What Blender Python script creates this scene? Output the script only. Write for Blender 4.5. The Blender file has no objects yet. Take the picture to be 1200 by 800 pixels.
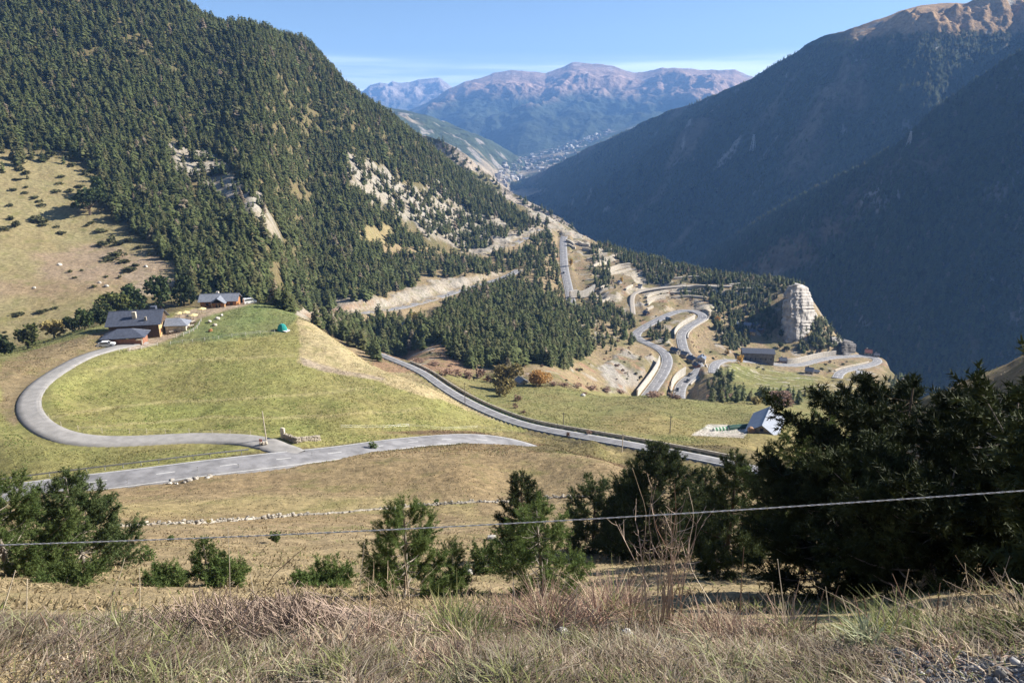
import bpy, bmesh, math, random
import numpy as np
from mathutils import Vector, Matrix

random.seed(7)
RNG = np.random.default_rng(11)
SC = bpy.context.scene
COL = SC.collection
R = math.radians

# ------------------------------------------------------------------ camera
FPX, PITCH = 833.0, R(17.0)
cp, sp = math.cos(PITCH), math.sin(PITCH)


def ray(u, v):
    """azimuth (to the right of +Y) and slope dz/dh of the sight line through a photo pixel"""
    a = (np.asarray(u, float) - 600) / FPX
    b = (400 - np.asarray(v, float)) / FPX
    y = cp + b * sp
    z = -sp + b * cp
    return np.arctan2(a, y), z / np.hypot(a, y)


def P3(u, v, d):
    az, s = ray(u, v)
    return np.array([d * np.sin(az), d * np.cos(az), s * d])


def project(x, y, z):
    dep = y * cp - z * sp
    dep = np.where(dep > 1e-3, dep, 1e-3)
    return 600 + FPX * x / dep, 400 - FPX * (y * sp + z * cp) / dep


cam = bpy.data.cameras.new('camera')
cam_o = bpy.data.objects.new('camera', cam)
COL.objects.link(cam_o)
cam.sensor_width = 36.0
cam.lens = FPX / 1200 * 36
cam.clip_start = 0.05
cam.clip_end = 60000
cam_o.rotation_euler = (math.pi / 2 - PITCH, 0, 0)
SC.camera = cam_o


# ------------------------------------------------------------------ noise
def _hash(ix, iy, seed):
    n = (ix.astype(np.int64) * 374761393 + iy.astype(np.int64) * 668265263 + seed * 974711) & 0x7fffffff
    n = ((n ^ (n >> 13)) * 1274126177) & 0x7fffffff
    n = n ^ (n >> 16)
    return (n & 0xffff) / 65535.0


def pnoise(x, y, seed=0):
    x = np.asarray(x, float); y = np.asarray(y, float)
    ix = np.floor(x); iy = np.floor(y)
    fx = x - ix; fy = y - iy
    ux = fx * fx * fx * (fx * (fx * 6 - 15) + 10)
    uy = fy * fy * fy * (fy * (fy * 6 - 15) + 10)

    def g(dx, dy):
        a = _hash(ix + dx, iy + dy, seed) * 2 * math.pi
        return np.cos(a) * (fx - dx) + np.sin(a) * (fy - dy)
    n0 = g(0, 0) * (1 - ux) + g(1, 0) * ux
    n1 = g(0, 1) * (1 - ux) + g(1, 1) * ux
    return (n0 * (1 - uy) + n1 * uy) * 1.5


def fbm(x, y, octv=4, seed=0, gain=0.5):
    t = 0; a = 1; f = 1; s = 0
    for k in range(octv):
        t = t + a * pnoise(x * f + 17.3 * k, y * f - 9.1 * k, seed + k)
        s += a; a *= gain; f *= 2.03
    return t / s


def ridged(x, y, octv=4, seed=0, gain=0.5):
    t = 0; a = 1; f = 1; s = 0
    for k in range(octv):
        t = t + a * (1 - 2 * np.abs(pnoise(x * f + 7.7 * k, y * f + 3.1 * k, seed + k)))
        s += a; a *= gain; f *= 2.07
    return t / s


def smooth01(t):
    t = np.clip(t, 0, 1)
    return t * t * (3 - 2 * t)


# ------------------------------------------------------------------ materials
MATS = {}


def nt_new(name):
    m = bpy.data.materials.new(name)
    m.use_nodes = True
    nt = m.node_tree
    b = nt.nodes['Principled BSDF']
    return m, nt, b


def lk(nt, a, b):
    nt.links.new(a, b)


def node(nt, t, **kw):
    n = nt.nodes.new(t)
    for k, v in kw.items():
        setattr(n, k, v)
    return n


def noise_node(nt, scale, detail=4, rough=0.55, vec=None, dist=0.0):
    n = node(nt, 'ShaderNodeTexNoise')
    n.inputs['Scale'].default_value = scale
    n.inputs['Detail'].default_value = detail
    n.inputs['Roughness'].default_value = rough
    n.inputs['Distortion'].default_value = dist
    if vec is not None:
        lk(nt, vec, n.inputs['Vector'])
    return n


def mapr(nt, src, a, b, c, d):
    n = node(nt, 'ShaderNodeMapRange')
    n.inputs[1].default_value = a; n.inputs[2].default_value = b
    n.inputs[3].default_value = c; n.inputs[4].default_value = d
    lk(nt, src, n.inputs[0])
    return n.outputs[0]


def mix_col(nt, fac, a, b, mode='MIX'):
    n = node(nt, 'ShaderNodeMix', data_type='RGBA', blend_type=mode)
    if isinstance(fac, (int, float)):
        n.inputs[0].default_value = fac
    else:
        lk(nt, fac, n.inputs[0])
    for sock, v in ((n.inputs[6], a), (n.inputs[7], b)):
        if isinstance(v, (tuple, list)):
            sock.default_value = (*v[:3], 1)
        else:
            lk(nt, v, sock)
    return n.outputs[2]


def gray(nt, val):
    n = node(nt, 'ShaderNodeCombineColor')
    for i in range(3):
        lk(nt, val, n.inputs[i])
    return n.outputs[0]


def mat(name, col, rough=0.85, var=0.25, scale=3.0, bump=0.0, metal=0.0, spec=0.3, col2=None, coord='Object', bscale=None):
    """plain surface with procedural noise variation"""
    if name in MATS:
        return MATS[name]
    m, nt, b = nt_new(name)
    tc = node(nt, 'ShaderNodeTexCoord')
    n = noise_node(nt, scale, 5, 0.6, tc.outputs[coord])
    if col2 is None:
        col2 = tuple(c * (1 - var) for c in col)
        ca = tuple(min(1, c * (1 + var)) for c in col)
    else:
        ca = col
    f = mapr(nt, n.outputs[0], 0.35, 0.65, 0, 1)
    lk(nt, mix_col(nt, f, col2, ca), b.inputs['Base Color'])
    b.inputs['Roughness'].default_value = rough
    b.inputs['Metallic'].default_value = metal
    b.inputs['Specular IOR Level'].default_value = spec
    if bump > 0:
        n2 = noise_node(nt, bscale or scale * 4, 4, 0.6, tc.outputs[coord])
        bp = node(nt, 'ShaderNodeBump')
        bp.inputs['Strength'].default_value = bump
        bp.inputs['Distance'].default_value = 0.1
        lk(nt, n2.outputs[0], bp.inputs['Height'])
        lk(nt, bp.outputs[0], b.inputs['Normal'])
    MATS[name] = m
    return m


def foliage_mat(name, c1, c2, rough=0.75, trans=0.25, hue=0.0, spec=0.15):
    """leaf or needle material: colour varies clump by clump and tree by tree, some light passes through"""
    if name in MATS:
        return MATS[name]
    m, nt, b = nt_new(name)
    tc = node(nt, 'ShaderNodeTexCoord')
    n = noise_node(nt, 1.3, 3, 0.6, tc.outputs['Object'])
    oi = node(nt, 'ShaderNodeObjectInfo')
    f = mapr(nt, n.outputs[0], 0.3, 0.7, 0, 1)
    col = mix_col(nt, f, c1, c2)
    r = mapr(nt, oi.outputs['Random'], 0, 1, 0.66, 1.4)
    col = mix_col(nt, 1.0, col, gray(nt, r), 'MULTIPLY')
    if name == 'forest_needles':
        wnz = node(nt, 'ShaderNodeTexWhiteNoise', noise_dimensions='1D'); lk(nt, oi.outputs['Random'], wnz.inputs['W'])
        col = mix_col(nt, mapr(nt, wnz.outputs['Value'], .55, 1.0, 0, .75), col, (.135, .12, .055))
        wn2 = node(nt, 'ShaderNodeTexWhiteNoise', noise_dimensions='1D')
        ad = node(nt, 'ShaderNodeMath', operation='ADD'); ad.inputs[1].default_value = 3.7; lk(nt, oi.outputs['Random'], ad.inputs[0]); lk(nt, ad.outputs[0], wn2.inputs['W'])
        col = mix_col(nt, mapr(nt, wn2.outputs['Value'], .975, .985, 0, .8), col, (.26, .20, .15))
    lk(nt, col, b.inputs['Base Color'])
    b.inputs['Roughness'].default_value = rough
    b.inputs['Specular IOR Level'].default_value = spec
    tr = node(nt, 'ShaderNodeBsdfTranslucent')
    lk(nt, col, tr.inputs['Color'])
    ms = node(nt, 'ShaderNodeMixShader')
    ms.inputs[0].default_value = trans
    out = nt.nodes['Material Output']
    lk(nt, b.outputs[0], ms.inputs[1]); lk(nt, tr.outputs[0], ms.inputs[2])
    lk(nt, ms.outputs[0], out.inputs['Surface'])
    MATS[name] = m
    return m


# ------------------------------------------------------------------ objects
def tag(o, label=None, cat=None, group=None, kind=None):
    if label: o['label'] = label
    if cat: o['category'] = cat
    if group: o['group'] = group
    if kind: o['kind'] = kind
    elif label and cat: o['kind'] = 'thing'
    return o


def mesh_obj(name, verts, faces, material=None, parent=None, smooth=False):
    me = bpy.data.meshes.new(name)
    verts = np.asarray(verts, np.float32).reshape(-1, 3)
    if isinstance(faces, np.ndarray):
        k = faces.shape[1]
        me.vertices.add(len(verts)); me.vertices.foreach_set('co', verts.ravel())
        me.loops.add(faces.size); me.loops.foreach_set('vertex_index', faces.astype(np.int32).ravel())
        me.polygons.add(len(faces))
        me.polygons.foreach_set('loop_start', np.arange(0, faces.size, k, dtype=np.int32))
        me.update(calc_edges=True)
    else:
        me.from_pydata([tuple(map(float, p)) for p in verts], [], faces)
        me.update()
    if smooth:
        me.polygons.foreach_set('use_smooth', np.ones(len(me.polygons), bool))
    o = bpy.data.objects.new(name, me)
    COL.objects.link(o)
    if material is not None:
        me.materials.append(material)
    if parent is not None:
        o.parent = parent
    return o


def empty(name, loc, rz=0.0, label=None, cat=None, group=None):
    o = bpy.data.objects.new(name, None)
    o.empty_display_size = 0.5
    COL.objects.link(o)
    o.location = loc
    o.rotation_euler = (0, 0, rz)
    tag(o, label, cat, group)
    return o


def copy_tree(o, parent=None):
    c = o.copy()
    COL.objects.link(c)
    if parent is not None:
        c.parent = parent
    for ch in list(o.children):
        copy_tree(ch, c)
    return c


class MB:
    """collects boxes, prisms, tubes and lathes; build() links them as one mesh"""
    def __init__(self):
        self.v = []; self.f = []

    def add(self, vs, fs):
        b = len(self.v)
        self.v += [tuple(map(float, p)) for p in vs]
        self.f += [tuple(i + b for i in f) for f in fs]

    def box(self, x0, x1, y0, y1, z0, z1, rz=0.0, c=None):
        vs = [(x, y, z) for z in (z0, z1) for x, y in ((x0, y0), (x1, y0), (x1, y1), (x0, y1))]
        if rz:
            cx, cy = c if c else ((x0 + x1) / 2, (y0 + y1) / 2)
            ca, sa = math.cos(rz), math.sin(rz)
            vs = [(cx + (x - cx) * ca - (y - cy) * sa, cy + (x - cx) * sa + (y - cy) * ca, z) for x, y, z in vs]
        self.add(vs, [(3, 2, 1, 0), (4, 5, 6, 7), (0, 1, 5, 4), (1, 2, 6, 5), (2, 3, 7, 6), (3, 0, 4, 7)])
        return self

    def slab(self, quad, th):
        """a plate: four corners (outer face) thickened along its normal downward"""
        q = [Vector(p) for p in quad]
        n = (q[1] - q[0]).cross(q[3] - q[0]).normalized()
        lo = [p - n * th for p in q]
        k = len(q)
        self.add([*q, *lo], [tuple(range(k)), tuple(range(2 * k - 1, k - 1, -1))] +
                 [(i, i + k, (i + 1) % k + k, (i + 1) % k) for i in range(k)])
        return self

    def prism(self, poly, y0, y1):
        """polygon in x,z extruded along y"""
        k = len(poly)
        vs = [(x, y0, z) for x, z in poly] + [(x, y1, z) for x, z in poly]
        self.add(vs, [tuple(range(k)), tuple(range(2 * k - 1, k - 1, -1))] +
                 [(i + k, (i + 1) % k + k, (i + 1) % k, i)[::-1] for i in range(k)])
        return self

    def tube(self, pts, rad, n=6, cap=True):
        pts = [Vector(p) for p in pts]
        rad = [rad] * len(pts) if isinstance(rad, (int, float)) else rad
        rings = []
        for i, p in enumerate(pts):
            t = (pts[min(i + 1, len(pts) - 1)] - pts[max(i - 1, 0)])
            t = t.normalized() if t.length > 1e-9 else Vector((0, 0, 1))
            a = t.orthogonal().normalized() if abs(t.z) > 0.95 else t.cross(Vector((0, 0, 1))).normalized()
            b = t.cross(a)
            rings.append([p + (a * math.cos(2 * math.pi * j / n) + b * math.sin(2 * math.pi * j / n)) * rad[i] for j in range(n)])
        vs = [q for r in rings for q in r]
        fs = [(i * n + j, i * n + (j + 1) % n, (i + 1) * n + (j + 1) % n, (i + 1) * n + j)
              for i in range(len(pts) - 1) for j in range(n)]
        if cap:
            fs += [tuple(range(n - 1, -1, -1)), tuple((len(pts) - 1) * n + j for j in range(n))]
        self.add(vs, fs)
        return self

    def rock(self, c, r, seed=0, sub=2, squash=0.7):
        bm = bmesh.new()
        bmesh.ops.create_icosphere(bm, subdivisions=sub, radius=1)
        rr = random.Random(seed)
        off = Vector((rr.random() * 20, rr.random() * 20, rr.random() * 20))
        pl = [(Vector((rr.uniform(-1, 1), rr.uniform(-1, 1), rr.uniform(-.6, 1))).normalized(), rr.uniform(.62, .9)) for _ in range(7)]
        for v in bm.verts:
            p = v.co.normalized()
            for nrm, h in pl:
                dd = v.co.dot(nrm)
                if dd > h:
                    v.co -= nrm * (dd - h)
            v.co += p * 0.08 * math.sin(9 * (p.x + off.x)) * math.cos(8 * (p.y + off.y) + 5 * p.z)
        rx = r * rr.uniform(.85, 1.25); ry = r * rr.uniform(.8, 1.1); rz = r * squash
        ang = rr.uniform(0, 6.28)
        ca, sa = math.cos(ang), math.sin(ang)
        vs = [(c[0] + v.co.x * rx * ca - v.co.y * ry * sa, c[1] + v.co.x * rx * sa + v.co.y * ry * ca, c[2] + v.co.z * rz) for v in bm.verts]
        bm.verts.index_update()
        self.add(vs, [tuple(v.index for v in f.verts) for f in bm.faces])
        bm.free()
        return self

    def build(self, name, material, parent=None, smooth=False):
        return mesh_obj(name, self.v, self.f, material, parent, smooth)


# ------------------------------------------------------------------ roads as sight-lines with distances
ROADS = {
    'main': dict(w=7.6, pts=[(-140, 598, 156), (-60, 586, 150), (0, 577, 146), (89, 564, 141), (162, 555, 138), (267, 543, 137), (324, 535, 138), (400, 525.5, 142), (450, 519, 149), (500, 515, 158), (545, 516, 166), (590, 523, 169), (640, 540, 164), (700, 560, 156), (760, 577, 149), (820, 590, 144)]),
    'drive': dict(w=4.7, pts=[(352, 530, 139.5), (330, 523, 144.5), (303, 519.5, 149.5), (270, 518, 154), (230, 518, 158), (152, 516, 160), (84, 510, 165), (44, 493, 178), (32, 472, 196), (44, 452, 213), (67, 435, 226), (101, 415, 242), (135, 405, 250), (168, 400, 256)]),
    'lower': dict(w=3.9, pts=[(440, 413, 365), (455, 419, 346), (464, 423.5, 335), (494, 435, 300), (515, 450, 268), (545, 469, 238), (582, 486, 215), (616, 498, 200), (663, 507, 190), (724, 518, 180), (785, 528, 172), (850, 542, 165), (900, 553, 160), (960, 566, 156), (1020, 580, 152)]),
    'upper': dict(w=8.0, pts=[(340, 373, 420), (370, 371, 440), (410, 368, 475), (450, 364.5, 500), (501, 353, 550), (535, 341.5, 590), (589, 326, 650), (608, 316, 690)]),
    'cut': dict(w=8.5, pts=[(545, 303, 735), (562, 296, 760), (602, 286, 810), (630, 270, 900), (645, 267, 935), (657, 269, 945), (662, 274, 925), (660, 281, 893), (660, 288, 865), (661.6, 314, 765), (667, 341, 685), (670, 358, 640)]),
    'hairpin': dict(w=7.6, pts=[(755, 468, 418), (764, 455, 435), (775, 441, 460), (782, 426, 485), (781, 414, 507), (770, 405, 525), (752, 400, 540), (743, 395.5, 552), (748, 388, 570), (757, 382, 585), (773.6, 372.5, 610), (788, 366.5, 632), (803, 363.5, 647), (818, 365, 642), (826, 370, 622), (811, 379, 600), (798, 390, 575), (799, 400, 555), (802, 412, 530), (812, 421, 515), (824, 430, 500), (814, 439, 485), (799, 449, 470), (796, 460, 450), (796, 471, 435)]),
    'village': dict(w=7.2, pts=[(837, 437, 480), (836, 430, 500), (841, 423, 527), (851, 420, 545), (866, 421.5, 558), (880, 425.5, 570), (905, 428.5, 580), (932, 428.5, 592), (955, 422.5, 622), (977, 418, 650), (1004, 417.5, 672), (1022, 420, 682), (1031, 424, 670), (1022, 427.5, 650), (1000, 431, 620), (985, 436, 597), (981, 443, 570)]),
    'lane': dict(w=4.2, pts=[(742, 368, 620), (740.5, 350, 665), (745, 341, 690), (764.5, 338, 705), (790, 335.7, 715), (820, 333.5, 722), (858, 335, 722)]),
}

# ------------------------------------------------------------------ near terrain: control sight-lines (u, v, distance)
CTRL = []


def C(u, *vd):
    for v, d in vd:
        CTRL.append((u, v, d))


NEAR = [(752, 2.6), (733, 3.1), (724, 5.5), (718, 10), (700, 20), (672, 30), (645, 45), (622, 65)]
for uu in (-260, -60, 120, 300, 460, 620, 760):
    C(uu, *NEAR)
for uu in (880, 1000):
    C(uu, (765, 2.5), (750, 3.0), (735, 5.5), (722, 10), (700, 20), (670, 30), (640, 45), (606, 65))
for uu in (1120, 1250, 1450):
    C(uu, (765, 2.5), (738, 3.2), (722, 5.5), (705, 9), (675, 16))
C(-260, (605, 92), (598, 130), (580, 150), (530, 172), (480, 200), (440, 228), (425, 248), (395, 330), (290, 430), (190, 540), (80, 650), (-30, 760), (-180, 900), (-160, 1200))
C(-100, (607, 90), (592, 130), (560, 155), (520, 172), (480, 197), (440, 228), (423, 248), (395, 330), (300, 430), (195, 540), (90, 650), (-20, 760), (-160, 900), (-140, 1200))
C(0, (605, 88), (590, 130), (558, 152), (520, 168), (495, 182), (472, 198), (440, 226), (418, 252), (414, 285), (394, 335), (345, 380), (300, 430), (200, 540), (100, 650), (0, 760), (-130, 900), (-110, 1200))
C(100, (603, 88), (576, 127), (552, 148), (475, 198), (440, 222), (400, 258), (384, 285), (388, 310), (368, 345), (330, 385), (300, 430), (200, 545), (100, 660), (0, 770), (-90, 880), (-60, 1200))
C(200, (603, 88), (562, 128), (536, 144), (480, 190), (450, 212), (405, 248), (385, 268), (366, 288), (359, 302), (370, 325), (340, 365), (300, 415), (250, 490), (200, 560), (150, 625), (100, 690), (50, 750), (4, 815), (-4, 840), (30, 1000))
C(270, (602, 88), (552, 129), (533, 143), (480, 182), (430, 220), (385, 258), (365, 280), (355, 298), (365, 325), (342, 362), (300, 418), (250, 495), (200, 570), (150, 640), (100, 705), (40, 792), (60, 930))
C(320, (601, 88), (546, 131), (529, 142), (480, 180), (430, 217), (385, 256), (365, 280), (354, 298), (366, 325), (350, 370), (300, 440), (250, 515), (200, 590), (150, 660), (100, 725), (48, 808), (70, 950))
C(360, (540, 132), (522, 146), (480, 180), (430, 218), (390, 252), (374, 274), (388, 305), (372, 400), (365, 455), (340, 500), (300, 555), (250, 625), (200, 695), (150, 755), (100, 815), (58, 870), (80, 1000))
C(400, (600, 88), (533, 134), (516, 150), (480, 178), (440, 214), (402, 252), (418, 292), (392, 400), (380, 440), (352, 500), (330, 530), (300, 580), (250, 650), (200, 720), (150, 795), (100, 875), (120, 1000))
C(450, (527, 137), (512, 158), (480, 185), (450, 208), (434, 226), (446, 262), (428, 365), (405, 420), (380, 470), (348, 520), (335, 550), (300, 630), (250, 720), (200, 805), (150, 885), (138, 905), (155, 1050))
C(500, (598, 88), (521, 146), (507, 170), (480, 190), (458, 212), (450, 222), (465, 250), (425, 330), (400, 390), (375, 470), (366, 520), (336, 575), (320, 620), (300, 690), (250, 800), (200, 900), (172, 965), (195, 1100))
C(545, (560, 105), (521, 148), (508, 180), (490, 190), (484, 205), (452, 275), (440, 310), (425, 340), (400, 400), (370, 480), (355, 540), (322, 630), (310, 700), (290, 780), (250, 890), (209, 990), (240, 1150))
C(600, (596, 88), (560, 112), (521.5, 147), (513, 182), (470, 245), (452, 290), (440, 318), (400, 425), (370, 510), (345, 590), (308, 735), (295, 785), (270, 880), (255, 950), (290, 1150))
C(650, (593, 88), (550, 116), (524, 143), (519, 178), (480, 235), (450, 300), (432, 350), (400, 440), (360, 560), (320, 700), (295, 820), (262, 985), (310, 1150))
C(700, (590, 88), (560, 106), (538, 128), (527, 168), (490, 225), (463, 292), (468, 340), (445, 400), (410, 480), (370, 585), (330, 710), (300, 840), (283, 930), (340, 1100))
C(730, (700, 20))
C(770, (585, 86), (568, 102), (553, 118), (537, 164), (500, 208), (463, 290), (472, 350), (350, 660), (325, 760), (305, 850), (360, 1050))
C(720, (425, 450), (395, 520), (380, 560), (310, 810))
C(820, (580, 85), (567, 115), (548, 158), (510, 204), (471, 275), (476, 330), (458, 440), (402, 580), (350, 690), (322, 770), (316, 800), (390, 1000))
C(870, (530, 172), (514, 198), (505, 213), (488, 245), (470, 300), (450, 430), (437, 500), (412, 590), (385, 645), (345, 705), (328, 745), (325, 765), (410, 950))
C(895, (600, 70), (578, 100), (563, 130), (535, 180), (515, 197), (506, 211), (488, 245))
C(835, (507, 210), (490, 240))
C(930, (500, 230), (480, 300), (462, 400), (445, 500), (415, 630), (385, 655), (352, 700))
C(960, (600, 62), (582, 95), (574, 125), (548, 175), (510, 230), (375, 690), (372, 705), (440, 880))
C(1000, (590, 62), (584, 95), (583, 125), (550, 180), (520, 230), (490, 290), (460, 400), (450, 500), (407, 700), (412, 715), (470, 880))
C(1040, (570, 62), (530, 90), (515, 160), (500, 260), (475, 400), (450, 540), (432, 655), (450, 750), (520, 900))
C(1100, (640, 28), (590, 48), (520, 75), (470, 100), (464, 106), (480, 140), (500, 250), (520, 500), (560, 800))
C(1150, (625, 26), (560, 50), (480, 80), (446, 96), (470, 130), (510, 250), (540, 600))
C(1250, (615, 25), (530, 50), (440, 72), (395, 90), (400, 110), (450, 140), (510, 250), (560, 600))
C(1450, (600, 25), (500, 50), (400, 72), (330, 95), (330, 120), (430, 200), (560, 600))
CTRL += [(905, 329, 742), (920, 333, 732), (936, 338, 718), (950, 354, 706), (905, 400, 900), (936, 420, 880)]
for r in ROADS.values():
    CTRL += [p for p in r['pts']]
# valley bottom behind the spur
for uu in (380, 450, 520):
    C(uu, (215, 1500))
for uu in (600, 680, 760, 840, 920, 1000, 1100, 1300, 1450):
    CTRL.append((uu, 560 if uu > 900 else 480, 1300)); CTRL.append((uu, 440 if uu < 900 else 470, 1800))
CTRL = np.array(CTRL)


def km(az, ld):
    return np.stack([az * 2.6, ld], -1)


_az, _s = ray(CTRL[:, 0], CTRL[:, 1])
_X = km(_az, np.log(CTRL[:, 2]))
_near = [(a, math.log(1.2), -1.66 / 1.2) for a in np.linspace(-0.8, 0.8, 7)] + [(a, math.log(1.8), -1.70 / 1.8) for a in np.linspace(-0.8, 0.8, 7)]
_X = np.concatenate([_X, km(np.array([n[0] for n in _near]), np.array([n[1] for n in _near]))])
_S = np.concatenate([_s, np.array([n[2] for n in _near])])
CC = 0.10


def kern(a, b):
    d2 = ((a[:, None, :] - b[None, :, :]) ** 2).sum(-1)
    return np.sqrt(d2 + CC * CC)


n_ = len(_X)
A = np.zeros((n_ + 3, n_ + 3))
A[:n_, :n_] = kern(_X, _X) - 0.002 * np.eye(n_)
A[:n_, n_] = 1; A[:n_, n_ + 1:] = _X
A[n_:, :n_] = A[:n_, n_:].T
W = np.linalg.solve(A, np.concatenate([_S, np.zeros(3)]))


def slope_at(az, ld):
    q = km(az, ld).reshape(-1, 2)
    out = np.empty(len(q))
    for i in range(0, len(q), 40000):
        b = q[i:i + 40000]
        out[i:i + 40000] = kern(b, _X) @ W[:n_] + W[n_] + b @ W[n_ + 1:]
    return out.reshape(np.shape(az))


FOV = R(41)
AZ = np.concatenate([np.linspace(-math.pi, -FOV, 60, endpoint=False), np.linspace(-FOV, FOV, 880, endpoint=False), np.linspace(FOV, math.pi, 61)])
LD = np.concatenate([np.linspace(math.log(0.5), math.log(6), 130, endpoint=False), np.linspace(math.log(6), math.log(100), 260, endpoint=False), np.linspace(math.log(100), math.log(1000), 440, endpoint=False), np.linspace(math.log(1000), math.log(1900), 60)])
NA, ND = len(AZ), len(LD)
GA, GL = np.meshgrid(AZ, LD, indexing='ij')
GD = np.exp(GL)
GX = GD * np.sin(GA); GY = GD * np.cos(GA)
azc = np.clip(GA, -0.80, 0.80)
GS = slope_at(azc, np.maximum(GL, math.log(1.2)))
GZ = GS * GD
GZ = np.where(GD < 1.2, -1.66, GZ)
back = smooth01((np.abs(GA) - 0.85) / 0.6)
zback = -1.66 + 0.35 * np.maximum(GD - 6, 0) * np.exp(-GD / 900)
GZ = GZ * (1 - back) + zback * back
PU, PV = project(GX, GY, GZ)


def gidx(x, y):
    az = np.arctan2(x, y); ld = np.log(np.maximum(np.hypot(x, y), 0.51))
    i = np.clip(np.searchsorted(AZ, az) - 1, 0, NA - 2); j = np.clip(np.searchsorted(LD, ld) - 1, 0, ND - 2)
    return i, j, np.clip((az - AZ[i]) / (AZ[i + 1] - AZ[i]), 0, 1), np.clip((ld - LD[j]) / (LD[j + 1] - LD[j]), 0, 1)


def samp(G, x, y):
    x = np.asarray(x, float); y = np.asarray(y, float)
    i, j, a, b = gidx(x, y)
    return (G[i, j] * (1 - a) + G[i + 1, j] * a) * (1 - b) + (G[i, j + 1] * (1 - a) + G[i + 1, j + 1] * a) * b


def ground(x, y):
    return float(samp(GZ, x, y))


def at(u, v, dmin=5.0, dmax=1900.0):
    """the ground point first met by the sight line through photo pixel (u, v), searching from dmin"""
    az, s = ray(u, v)
    d = np.exp(np.arange(math.log(dmin), math.log(dmax), 0.002))
    x = d * np.sin(az); y = d * np.cos(az)
    hit = np.nonzero(samp(GZ, x, y) >= s * d)[0]
    k = hit[0] if len(hit) else len(d) - 1
    return Vector((x[k], y[k], samp(GZ, x[k], y[k])))


def inpoly(u, v, poly):
    inside = np.zeros(np.shape(u), bool)
    n = len(poly)
    for i in range(n):
        x1, y1 = poly[i]; x2, y2 = poly[(i + 1) % n]
        c = ((y1 > v) != (y2 > v))
        with np.errstate(divide='ignore', invalid='ignore'):
            xi = (x2 - x1) * (v - y1) / (y2 - y1 + 1e-12) + x1
        inside ^= c & (u < xi)
    return inside


def catmull(pts, step):
    pts = np.asarray(pts, float)
    P = np.vstack([2 * pts[0] - pts[1], pts, 2 * pts[-1] - pts[-2]])
    out = []
    for i in range(1, len(P) - 2):
        n = max(2, int(np.linalg.norm(P[i + 1] - P[i]) / step))
        t = np.linspace(0, 1, n, endpoint=False)[:, None]
        p0, p1, p2, p3 = P[i - 1], P[i], P[i + 1], P[i + 2]
        out.append(0.5 * ((2 * p1) + (-p0 + p2) * t + (2 * p0 - 5 * p1 + 4 * p2 - p3) * t ** 2 + (-p0 + 3 * p1 - 3 * p2 + p3) * t ** 3))
    out.append(P[-2][None])
    return np.vstack(out)


def smooth_line(a, it, keep=True):
    a = a.copy()
    for _ in range(it):
        b = a.copy()
        b[1:-1] = (a[:-2] + 2 * a[1:-1] + a[2:]) / 4
        a = b
    return a


# small-scale relief of the ground
rel = fbm(GX / 9, GY / 9, 4, 3) * np.clip(GD / 60, 0.04, 1) * 0.55 + fbm(GX / 1.1, GY / 1.1, 3, 9) * 0.10 * np.clip(GD / 10, .35, 1)
rel += fbm(GX / 60, GY / 60, 3, 21) * 3.2 * smooth01((GD - 300) / 250)
GZ += rel * (1 - 0.7 * back)

# ------------------------------------------------------------------ roads cut into the ground
ROADL = {}
for nm, r in sorted(ROADS.items(), key=lambda kv: kv[0] == 'drive'):
    p = np.array([P3(*q) for q in r['pts']])
    line = catmull(p, 1.5 if nm in ('main', 'drive') else 2.5)
    line = smooth_line(line, 25)
    zz = smooth_line(line, 200)
    line[:, 2] = zz[:, 2]
    if nm == 'main':
        main_line = line
    ROADL[nm] = line
    if nm == 'drive':
        dd = ((line[:, None, :2] - main_line[None, :, :2]) ** 2).sum(-1)
        k = dd.argmin(1); dm = np.sqrt(dd.min(1))
        line = line[dm > 1.2]; k = k[dm > 1.2]; dm = dm[dm > 1.2]
        wj = 1 - smooth01((dm - 5) / 14)
        line[:, 2] = line[:, 2] * (1 - wj) + (main_line[k, 2] - .05) * wj
        ROADL[nm] = line
    half = r['w'] / 2
    x0, y0 = line[:, 0].min() - 20, line[:, 1].min() - 20
    x1, y1 = line[:, 0].max() + 20, line[:, 1].max() + 20
    sel = np.nonzero((GX > x0) & (GX < x1) & (GY > y0) & (GY < y1))
    gx, gy = GX[sel], GY[sel]
    bd = np.full(len(gx), 1e9); bz = np.zeros(len(gx))
    for i in range(0, len(line), 60):
        seg = line[i:i + 60]
        dd = (gx[:, None] - seg[None, :, 0]) ** 2 + (gy[:, None] - seg[None, :, 1]) ** 2
        k = dd.argmin(1); m = dd[np.arange(len(gx)), k]
        up = m < bd
        bd[up] = m[up]; bz[up] = seg[k[up], 2]
    bd = np.sqrt(bd)
    near = nm in ('main', 'drive', 'lower')
    inner = half + (1.2 if near else 2.6)
    w = 1 - smooth01((bd - inner) / (6.0 if near else 5.0))
    if nm == 'drive':
        w *= smooth01((np.sqrt(((gx[:, None] - main_line[None, ::2, 0]) ** 2 + (gy[:, None] - main_line[None, ::2, 1]) ** 2).min(1)) - 4.2) / 1.5)
    GZ[sel] = GZ[sel] * (1 - w) + (bz - 0.3) * w

PU, PV = project(GX, GY, GZ)

# ------------------------------------------------------------------ land cover (ground colour, anchored on the ground)
_w1 = fbm(GX / 14, GY / 14, 3, 41); _w2 = fbm(GX / 14, GY / 14, 3, 57)


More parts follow.
